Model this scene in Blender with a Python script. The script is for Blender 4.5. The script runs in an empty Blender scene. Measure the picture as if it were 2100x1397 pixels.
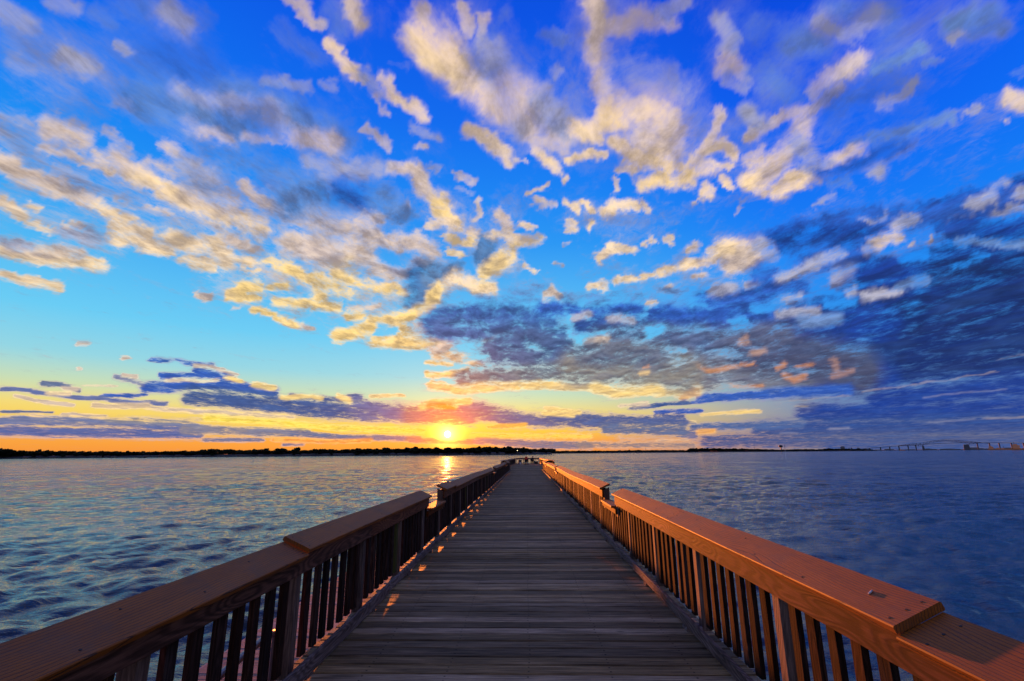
import bpy, bmesh, math, random
import numpy as np
from mathutils import Vector, Matrix
random.seed(7); rng = np.random.default_rng(7)
S = bpy.context.scene
COL = S.collection

# ------------------------------------------------------------------ camera
IW, IH, FPX = 2100., 1397., 962.
CAMZ = 1.6
PITCH = math.atan((929.6-698.5)/FPX); ROLL = math.radians(0.45); YAW = math.radians(1.6897)
fwd = Vector((-math.sin(YAW)*math.cos(PITCH), math.cos(YAW)*math.cos(PITCH), math.sin(PITCH)))
rt = Vector((math.cos(YAW), math.sin(YAW), 0)); up = rt.cross(fwd)
rt2 = rt*math.cos(ROLL)-up*math.sin(ROLL); up2 = up*math.cos(ROLL)+rt*math.sin(ROLL)
cam = bpy.data.cameras.new("camera"); cam_o = bpy.data.objects.new("camera", cam); COL.objects.link(cam_o)
cam.sensor_width = 36; cam.lens = FPX/IW*36; cam.clip_start = .05; cam.clip_end = 400000
M = Matrix((( rt2.x, up2.x, -fwd.x, 0), (rt2.y, up2.y, -fwd.y, 0), (rt2.z, up2.z, -fwd.z, CAMZ), (0,0,0,1)))
cam_o.matrix_world = M
S.camera = cam_o

# ------------------------------------------------------------------ exposure, world, sun
S.view_settings.view_transform = 'Standard'; S.view_settings.look = 'None'
S.view_settings.gamma = 1; S.view_settings.exposure = 2.0
EXPO = 4.0
S.cycles.sample_clamp_direct = 2.2; S.cycles.sample_clamp_indirect = .4
SUN_EL, SUN_AZ = math.radians(1.9), math.radians(-9.45)      # azimuth from +Y, positive to the right
SUN = Vector((math.sin(SUN_AZ)*math.cos(SUN_EL), math.cos(SUN_AZ)*math.cos(SUN_EL), math.sin(SUN_EL)))

def lin(c):
    return tuple(((v/255)/12.92 if v/255 <= .04045 else (((v/255)+.055)/1.055)**2.4) for v in c)

class NT:
    """tiny helper around a node tree"""
    def __init__(s, t): s.t = t; t.nodes.clear()
    def n(s, typ, **kw):
        o = s.t.nodes.new(typ)
        for k, v in kw.items():
            if k.startswith('i_'):
                k2 = k[2:]; k2 = int(k2) if k2.isdigit() else k2.replace('_', ' ')
                s.put(o.inputs[k2], v)
            else: setattr(o, k, v)
        return o
    def put(s, sock, v):
        if isinstance(v, bpy.types.NodeSocket): s.t.links.new(v, sock)
        elif isinstance(v, bpy.types.Node): s.t.links.new(v.outputs[0], sock)
        else:
            if hasattr(sock, 'default_value') and isinstance(v, (tuple, list)) and len(v) == 3 and sock.type == 'RGBA': v = (*v, 1)
            sock.default_value = v
    def m(s, op, a, b=None, c=None, clamp=False):
        o = s.t.nodes.new('ShaderNodeMath'); o.operation = op; o.use_clamp = clamp
        for i, v in enumerate((a, b, c)):
            if v is not None: s.put(o.inputs[i], v)
        return o.outputs[0]
    def vm(s, op, a, b=None, sc=None):
        o = s.t.nodes.new('ShaderNodeVectorMath'); o.operation = op
        s.put(o.inputs[0], a)
        if b is not None: s.put(o.inputs[1], b)
        if sc is not None: s.put(o.inputs['Scale'], sc)
        return o.outputs['Value'] if op in ('DOT_PRODUCT', 'LENGTH') else o.outputs[0]
    def ramp(s, fac, stops, interp='LINEAR'):
        o = s.t.nodes.new('ShaderNodeValToRGB'); r = o.color_ramp; r.interpolation = interp
        while len(r.elements) < len(stops): r.elements.new(.5)
        for e, (p, c) in zip(r.elements, stops):
            e.position = p; e.color = (*c, 1) if len(c) == 3 else c
        s.put(o.inputs[0], fac); return o.outputs[0]
    def mix(s, f, a, b, mode='MIX'):
        o = s.t.nodes.new('ShaderNodeMix'); o.data_type = 'RGBA'; o.blend_type = mode; o.clamp_factor = True
        s.put(o.inputs[0], f); s.put(o.inputs[6], a); s.put(o.inputs[7], b); return o.outputs[2]
    def mr(s, v, a, b, c=0., d=1., smooth=True):
        o = s.t.nodes.new('ShaderNodeMapRange'); o.interpolation_type = 'SMOOTHSTEP' if smooth else 'LINEAR'
        s.put(o.inputs[0], v); o.inputs[1].default_value = a; o.inputs[2].default_value = b
        o.inputs[3].default_value = c; o.inputs[4].default_value = d; return o.outputs[0]
    def noise(s, vec, scale, detail=4, rough=.5, dist=0., w=None):
        o = s.t.nodes.new('ShaderNodeTexNoise')
        if w is not None: o.noise_dimensions = '4D'; s.put(o.inputs['W'], w)
        s.put(o.inputs['Vector'], vec); o.inputs['Scale'].default_value = scale; o.inputs['Detail'].default_value = detail
        o.inputs['Roughness'].default_value = rough; o.inputs['Distortion'].default_value = dist; return o.outputs[0]

WSTR = 0.1
world = bpy.data.worlds.new("World"); S.world = world; world.use_nodes = True
w = NT(world.node_tree)
geo = w.n('ShaderNodeTexCoord').outputs['Generated']
d = w.vm('NORMALIZE', geo)
sep = w.n('ShaderNodeSeparateXYZ', i_0=d)
el = w.m('MULTIPLY', w.m('ARCSINE', sep.outputs[2]), 180/math.pi/90)   # 0..1 for 0..90 deg
def est(l): return [(e/90., lin(c)) for e, c in l]
rampA = w.ramp(el, est([(0,(252,150,62)),(1.4,(255,168,66)),(2.6,(255,205,70)),(4.5,(250,222,120)),(6.5,(205,226,185)),(9,(150,218,232)),
    (13,(105,208,250)),(19,(75,184,250)),(25,(30,154,250)),(31,(10,134,250)),(38,(2,110,245)),(48,(0,84,234)),(62,(0,62,200)),(90,(3,50,165))]))
rampB = w.ramp(el, est([(0,(150,138,138)),(1.5,(128,130,148)),(4,(105,135,180)),(8,(85,150,215)),(13,(42,150,242)),(20,(12,134,252)),
    (28,(2,110,250)),(38,(0,84,240)),(50,(0,64,215)),(90,(3,50,165))]))
rampC = w.ramp(el, est([(0,(150,120,125)),(6,(140,130,150)),(15,(90,120,175)),(35,(40,85,180)),(90,(3,50,165))]))
flat = w.vm('NORMALIZE', w.n('ShaderNodeCombineXYZ', i_0=sep.outputs[0], i_1=sep.outputs[1], i_2=0.0))
ang = w.vm('DOT_PRODUCT', flat, (math.sin(math.radians(-32)), math.cos(math.radians(-32)), 0))
skyc = w.mix(w.mr(ang, .84, .38), rampA, rampB)
skyc = w.mix(w.mr(ang, .1, -.6), skyc, rampC)
# the sun disc and the bright air round it
DISC = Vector((math.sin(SUN_AZ), math.cos(SUN_AZ), math.tan(math.radians(2.25)))).normalized()
sd = w.vm('DOT_PRODUCT', d, tuple(DISC))
sang = w.m('MULTIPLY', w.m('ARCCOSINE', w.m('MINIMUM', sd, .9999999)), 180/math.pi)
g1 = w.m('EXPONENT', w.m('MULTIPLY', sang, -1.5))
g2 = w.m('EXPONENT', w.m('MULTIPLY', sang, -.34))
glow = w.vm('ADD', w.vm('SCALE', (1.0, .62, .12), sc=w.m('MULTIPLY', g1, 8.)), w.vm('SCALE', (1.0, .42, .03), sc=w.m('MULTIPLY', g2, .70)))
disc = w.vm('SCALE', (1.0, .85, .5), sc=w.mr(sang, .38, .27, 0, 60.))
tot = w.vm('ADD', w.vm('ADD', skyc, glow), disc)
sky = w.n('ShaderNodeTexSky', sky_type='NISHITA', sun_disc=False, sun_elevation=SUN_EL, sun_rotation=SUN_AZ, altitude=5, dust_density=1.5)
tot = w.vm('ADD', w.vm('SCALE', tot, sc=1/(EXPO*WSTR)*.94), w.vm('SCALE', sky.outputs[0], sc=.02))
bg = w.n('ShaderNodeBackground', i_0=tot, i_1=WSTR)
w.n('ShaderNodeOutputWorld', i_0=bg.outputs[0])

sl = bpy.data.lights.new("sun", 'SUN'); sl.energy = 2.5; sl.angle = math.radians(.5); sl.color = (1.0, .23, .03)
so = bpy.data.objects.new("sun", sl); COL.objects.link(so)
so.rotation_euler = (-SUN).to_track_quat('-Z', 'Y').to_euler()
so.location = (-20, 100, 20)

# ------------------------------------------------------------------ object helpers
def obj(name, me, mat=None, parent=None, loc=None):
    o = bpy.data.objects.new(name, me); COL.objects.link(o)
    if mat is not None and me is not None and not me.materials: me.materials.append(mat)
    if parent: o.parent = parent
    if loc is not None: o.location = loc
    return o
def tag(o, label=None, cat=None, group=None, kind=None):
    if label: o['label'] = label
    if cat: o['category'] = cat
    if group: o['group'] = group
    if kind: o['kind'] = kind
    return o
def empty(name, loc, rz=0):
    o = bpy.data.objects.new(name, None); COL.objects.link(o); o.location = loc; o.rotation_euler.z = rz
    o.empty_display_size = .2; return o
def copy_tree(o, parent=None):
    c = o.copy(); COL.objects.link(c); c.parent = parent
    for ch in list(o.children): copy_tree(ch, c)
    return c
SAG = -.0021
class MB:
    def __init__(s): s.v = []; s.f = []; s.r = []; s.mi = []
    def add(s, vs, fs, r=None, mi=0):
        b = len(s.v); s.v += [tuple(v) for v in vs]; s.f += [tuple(b+i for i in f) for f in fs]
        s.r += [random.random() if r is None else r]*len(vs); s.mi += [mi]*len(fs)
    def box(s, x0, x1, y0, y1, z0, z1, r=None, mi=0, rot=None, c=0.):
        if c:      # chamfered prism along its longest axis
            L = [x1-x0, y1-y0, z1-z0]; a = L.index(max(L))
            lo = [x0, y0, z0]; hi = [x1, y1, z1]; b1, b2 = [k for k in (0, 1, 2) if k != a]
            prof = [(lo[b1]+c, lo[b2]), (hi[b1]-c, lo[b2]), (hi[b1], lo[b2]+c), (hi[b1], hi[b2]-c), (hi[b1]-c, hi[b2]), (lo[b1]+c, hi[b2]), (lo[b1], hi[b2]-c), (lo[b1], lo[b2]+c)]
            s.prism(prof, lo[a], hi[a], a, r, mi); return
        vs = [(x, y, z) for z in (z0, z1) for y in (y0, y1) for x in (x0, x1)]
        if rot is not None:
            cc = Vector(((x0+x1)/2, (y0+y1)/2, (z0+z1)/2)); vs = [tuple(rot @ (Vector(v)-cc)+cc) for v in vs]
        s.add(vs, [(0,2,3,1),(4,5,7,6),(0,1,5,4),(2,6,7,3),(0,4,6,2),(1,3,7,5)], r, mi)
    def prism(s, prof, a0, a1, axis=1, r=None, mi=0, seg=1):
        n = len(prof); vs = []
        for k in range(seg+1):
            t = a0+(a1-a0)*k/seg
            for p, q in prof:
                vs.append({0:(t,p,q), 1:(p,t,q), 2:(p,q,t)}[axis])
        fs = [tuple(range(n)), tuple(range(n*seg, n*seg+n))[::-1]]
        for k in range(seg):
            for i in range(n):
                j = (i+1) % n; fs.append((k*n+i, (k+1)*n+i, (k+1)*n+j, k*n+j))
        s.add(vs, fs, r, mi)
    def tube(s, pts, rads, n=8, r=None, mi=0, cap=True):
        pts = [Vector(p) for p in pts]; vs = []; fs = []
        if not hasattr(rads, '__len__'): rads = [rads]*len(pts)
        for k, p in enumerate(pts):
            t = (pts[min(k+1, len(pts)-1)]-pts[max(k-1, 0)]).normalized()
            u = t.cross(Vector((0,0,1)) if abs(t.z) < .9 else Vector((1,0,0))).normalized(); v = t.cross(u)
            for i in range(n):
                a = 2*math.pi*i/n; vs.append(p+(u*math.cos(a)+v*math.sin(a))*rads[k])
        for k in range(len(pts)-1):
            for i in range(n):
                j = (i+1) % n; fs.append((k*n+i, k*n+j, (k+1)*n+j, (k+1)*n+i))
        if cap: fs += [tuple(range(n))[::-1], tuple(range((len(pts)-1)*n, len(pts)*n))]
        s.add(vs, fs, r, mi)
    def ball(s, c, rad, n=8, sc=(1,1,1), r=None, mi=0):
        vs = []; fs = []
        for i in range(n+1):
            th = math.pi*i/n
            for j in range(n*2):
                ph = math.pi*j/n
                vs.append((c[0]+rad*sc[0]*math.sin(th)*math.cos(ph), c[1]+rad*sc[1]*math.sin(th)*math.sin(ph), c[2]+rad*sc[2]*math.cos(th)))
        m = n*2
        for i in range(n):
            for j in range(m):
                k = (j+1) % m; fs.append((i*m+j, (i+1)*m+j, (i+1)*m+k, i*m+k))
        s.add(vs, fs, r, mi)
    def mesh(s, name, smooth=False, sag=False, wob=None):
        me = bpy.data.meshes.new(name)
        v = s.v
        if sag: v = [(x, y, z+SAG*y+(wob(y) if wob else 0)) for x, y, z in v]
        me.from_pydata(v, [], s.f); me.validate()
        if len(me.vertices) == len(s.r):
            a = me.attributes.new('rnd', 'FLOAT', 'POINT'); a.data.foreach_set('value', s.r)
        if any(s.mi) and len(me.polygons) == len(s.mi): me.polygons.foreach_set('material_index', s.mi)
        bm = bmesh.new(); bm.from_mesh(me); bmesh.ops.recalc_face_normals(bm, faces=bm.faces); bm.to_mesh(me); bm.free()
        if smooth: me.polygons.foreach_set('use_smooth', [True]*len(me.polygons))
        me.update(); return me
    def build(s, name, mat, parent=None, smooth=False, sag=False, wob=None, loc=None):
        return obj(name, s.mesh(name, smooth, sag, wob), mat, parent, loc)

def newmat(name):
    m = bpy.data.materials.new(name); m.use_nodes = True; return m, NT(m.node_tree)
def simple(name, col, rough=.6, metal=0., nscale=0, namp=.15, spec=.5):
    m, t = newmat(name)
    c = (*col, 1)
    if nscale:
        tc = t.n('ShaderNodeTexCoord').outputs['Object']
        nz = t.noise(tc, nscale, 5, .6)
        c = t.mix(nz, tuple(v*(1-namp) for v in col), tuple(min(1, v*(1+namp)) for v in col))
    b = t.n('ShaderNodeBsdfPrincipled', i_Base_Color=c, i_Roughness=rough, i_Metallic=metal)
    b.inputs['Specular IOR Level'].default_value = spec
    t.n('ShaderNodeOutputMaterial', i_0=b.outputs[0]); return m
def wood(name, axis, dark, mid, light, rough=.75, grain=1., rings=0., knots=.5, bump=.4, island=.35, spec=.3, tint=None, lines=0.):
    """weathered board: stretched grain along the axis, growth rings, knots, board to board variation"""
    m, t = newmat(name)
    tc = t.n('ShaderNodeTexCoord').outputs['Object']
    at = t.n('ShaderNodeAttribute', attribute_name='rnd').outputs['Fac']
    oi = t.n('ShaderNodeObjectInfo').outputs['Random']
    rnd = t.m('FRACT', t.m('ADD', at, t.m('MULTIPLY', oi, 7.31)))
    off = t.n('ShaderNodeCombineXYZ', i_0=t.m('MULTIPLY', rnd, 37.), i_1=t.m('MULTIPLY', rnd, 91.), i_2=t.m('MULTIPLY', rnd, 53.)).outputs[0]
    p = t.vm('ADD', tc, off)
    st = [1., 1., 1.]; st[axis] = .045
    pg = t.vm('MULTIPLY', p, tuple(st))
    st2 = [1., 1., 1.]; st2[axis] = .16
    pr = t.vm('MULTIPLY', p, tuple(st2))
    st3 = [1., 1., 1.]; st3[axis] = .35
    pk = t.vm('MULTIPLY', p, tuple(st3))
    g1 = t.noise(pg, 90*grain, 6, .65)
    g2 = t.noise(pr, 9, 5, .6, .3)
    f = t.m('ADD', t.m('MULTIPLY', g1, .75), t.m('MULTIPLY', g2, .45))
    f = t.mr(f, .38, .82)
    col = t.ramp(f, [(0, dark), (.5, mid), (1, light)])
    h = g1
    if rings:
        rn = t.noise(pr, 4.2, 2, .4)
        rr = t.m('FRACT', t.m('MULTIPLY', rn, 26.))
        rl = t.mr(t.m('ABSOLUTE', t.m('SUBTRACT', rr, .5)), .08, .42)
        col = t.mix(t.m('MULTIPLY', t.m('SUBTRACT', 1., rl), rings), col, tuple(v*.25 for v in dark))
        h = t.m('ADD', h, t.m('MULTIPLY', rl, .5*rings))
    if lines:
        # embossed line grain of a moulded board: contour lines that close into long tongues
        sx = t.n('ShaderNodeSeparateXYZ', i_0=p)
        ln = t.noise(t.vm('MULTIPLY', p, (1., .2, 0.)), 5.0, 1., .4)
        jag = t.noise(p, 60, 3, .6)
        q = t.m('ADD', t.m('MULTIPLY', sx.outputs[0], 66.), t.m('ADD', t.m('MULTIPLY', ln, 10.), t.m('MULTIPLY', jag, .3)))
        fr = t.m('ABSOLUTE', t.m('SUBTRACT', t.m('FRACT', q), .5))
        li = t.mr(fr, .03, .14)
        col = t.mix(t.m('MULTIPLY', t.m('SUBTRACT', 1., li), lines), col, (.012, .006, .005))
        h = t.m('ADD', t.m('MULTIPLY', h, .3), t.m('MULTIPLY', li, .8))
    if lines:
        stn = t.noise(p, 1.7, 5, .62, .6)
        col = t.mix(t.mr(stn, .46, .70, 0, .55), col, (.10,.060,.040))
    if knots:
        vo = t.n('ShaderNodeTexVoronoi', i_Vector=pk, i_Scale=3.2); vo.inputs['Randomness'].default_value = 1
        kn = t.mr(t.m('ADD', vo.outputs['Distance'], t.m('MULTIPLY', g2, .06)), .055, .10)
        col = t.mix(t.m('MULTIPLY', t.m('SUBTRACT', 1., kn), knots), col, tuple(v*.35 for v in dark))
        h = t.m('ADD', h, t.m('MULTIPLY', kn, .3*knots))
    hv = t.n('ShaderNodeHueSaturation', i_Color=col)
    t.put(hv.inputs['Value'], t.m('ADD', 1.-island, t.m('MULTIPLY', rnd, 2*island)))
    t.put(hv.inputs['Saturation'], t.m('ADD', 1.08 if lines else .75, t.m('MULTIPLY', t.m('FRACT', t.m('MULTIPLY', rnd, 5.7)), .1 if lines else .5)))
    col = hv.outputs[0]
    if tint:      # a few boards of another colour
        col = t.mix(t.m('MULTIPLY', t.m('GREATER_THAN', t.m('FRACT', t.m('MULTIPLY', rnd, 13.3)), tint[0]), .8), col, tint[1])
    b = t.n('ShaderNodeBsdfPrincipled', i_Base_Color=col)
    t.put(b.inputs['Roughness'], t.m('ADD', rough-.1, t.m('MULTIPLY', g1, .25)))
    b.inputs['Specular IOR Level'].default_value = spec
    bp = t.n('ShaderNodeBump', i_Strength=bump, i_Distance=.004, i_Height=h); t.put(b.inputs['Normal'], bp.outputs[0])
    t.n('ShaderNodeOutputMaterial', i_0=b.outputs[0]); return m

M_cap = wood('cap_composite', 1, (.17,.060,.018), (.26,.090,.026), (.34,.125,.040), rough=.62, grain=2.2, knots=0, bump=.35, island=.12, lines=.85, spec=.35)
M_apron = wood('apron_wood', 1, (.055,.018,.007), (.14,.044,.016), (.23,.080,.031), rings=.6, knots=.6, bump=.5, island=.22, spec=.12)
M_curb = wood('curb_wood', 1, (.07,.052,.045), (.17,.125,.108), (.27,.21,.185), rings=.5, knots=.9, bump=.7, island=.2, spec=.1)
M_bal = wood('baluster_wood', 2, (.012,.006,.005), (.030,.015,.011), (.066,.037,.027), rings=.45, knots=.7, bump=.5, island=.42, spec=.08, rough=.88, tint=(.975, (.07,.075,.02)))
M_post = wood('post_wood', 2, (.05,.03,.022), (.12,.075,.055), (.22,.15,.11), rings=.3, knots=.6, bump=.5, island=.3)
M_dock = wood('dock_wood', 0, (.19,.10,.075), (.33,.18,.14), (.45,.27,.22), knots=.4, bump=.4, island=.2)
M_screw = simple('screw_metal', (.008,.006,.005), .7)
M_black = simple('black_plastic', (.012,.012,.014), .5, nscale=8)

# deck planks: own shader with nails
def deck_mat():
    m, t = newmat('deck_planks')
    tc = t.n('ShaderNodeTexCoord').outputs['Object']
    rnd = t.n('ShaderNodeAttribute', attribute_name='rnd').outputs['Fac']
    off = t.n('ShaderNodeCombineXYZ', i_0=t.m('MULTIPLY', rnd, 137.), i_1=0., i_2=t.m('MULTIPLY', rnd, 53.)).outputs[0]
    p = t.vm('ADD', tc, off)
    pg = t.vm('MULTIPLY', p, (.035, 1., 1.)); pr = t.vm('MULTIPLY', p, (.14, 1., 1.)); pk = t.vm('MULTIPLY', p, (.38, 1., 1.))
    g1 = t.noise(pg, 70, 6, .7); g2 = t.noise(pr, 10, 5, .6, .5); g3 = t.noise(tc, .55, 3, .6)
    f = t.mr(t.m('ADD', t.m('MULTIPLY', g1, .8), t.m('MULTIPLY', g2, .4)), .31, .92)
    col = t.ramp(f, [(0, (.026,.016,.007)), (.30, (.142,.090,.036)), (.68, (.33,.213,.088)), (1, (.66,.47,.23))])
    vo = t.n('ShaderNodeTexVoronoi', i_Vector=pk, i_Scale=3.4)
    kn = t.mr(t.m('ADD', vo.outputs['Distance'], t.m('MULTIPLY', g2, .08)), .06, .13)
    col = t.mix(t.m('MULTIPLY', t.m('SUBTRACT', 1., kn), .75), col, (.010,.008,.007))
    # nail pairs over the joists
    uv = t.n('ShaderNodeUVMap', uv_map='UVMap'); su = t.n('ShaderNodeSeparateXYZ', i_0=uv.outputs[0])
    jx = t.m('MULTIPLY', t.m('SUBTRACT', t.m('FRACT', t.m('ADD', t.m('DIVIDE', t.m('ADD', su.outputs[0], t.m('MULTIPLY', rnd, .02)), .62), .5)), .5), .62)
    ny = t.m('SUBTRACT', t.m('ABSOLUTE', t.m('SUBTRACT', su.outputs[1], .0725)), .036)
    nd = t.m('SQRT', t.m('ADD', t.m('POWER', jx, 2.), t.m('POWER', ny, 2.)))
    nail = t.mr(nd, .005, .011)
    col = t.mix(t.m('MULTIPLY', t.m('SUBTRACT', 1., nail), .85), col, (.006,.005,.004))
    hv = t.n('ShaderNodeHueSaturation', i_Color=col)
    t.put(hv.inputs['Value'], t.m('MULTIPLY', t.m('ADD', .45, t.m('MULTIPLY', t.m('POWER', rnd, 1.6), 1.0)), t.m('ADD', .7, t.m('MULTIPLY', g3, .6))))
    t.put(hv.inputs['Saturation'], t.m('ADD', .78, t.m('MULTIPLY', t.m('FRACT', t.m('MULTIPLY', rnd, 9.1)), .2)))
    b = t.n('ShaderNodeBsdfPrincipled', i_Base_Color=hv.outputs[0])
    t.put(b.inputs['Roughness'], t.m('ADD', .50, t.m('MULTIPLY', g1, .4))); b.inputs['Specular IOR Level'].default_value = .12
    h = t.m('ADD', t.m('ADD', g1, t.m('MULTIPLY', g2, .6)), t.m('ADD', t.m('MULTIPLY', kn, .3), t.m('MULTIPLY', nail, .6)))
    bp = t.n('ShaderNodeBump', i_Strength=.8, i_Distance=.005, i_Height=h); t.put(b.inputs['Normal'], bp.outputs[0])
    t.n('ShaderNodeOutputMaterial', i_0=b.outputs[0]); return m
M_deck = deck_mat()

# ------------------------------------------------------------------ sky: cloud layer on a dome 14 km out
def project(dx, dy, dz):
    """direction -> position in the photograph, used once to lay the cloud field out on the dome"""
    z = dx*fwd.x+dy*fwd.y+dz*fwd.z; z = np.where(z > .05, z, np.nan)
    return IW/2+FPX*(dx*rt2.x+dy*rt2.y+dz*rt2.z)/z, IH/2-FPX*(dx*up2.x+dy*up2.y+dz*up2.z)/z

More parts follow.
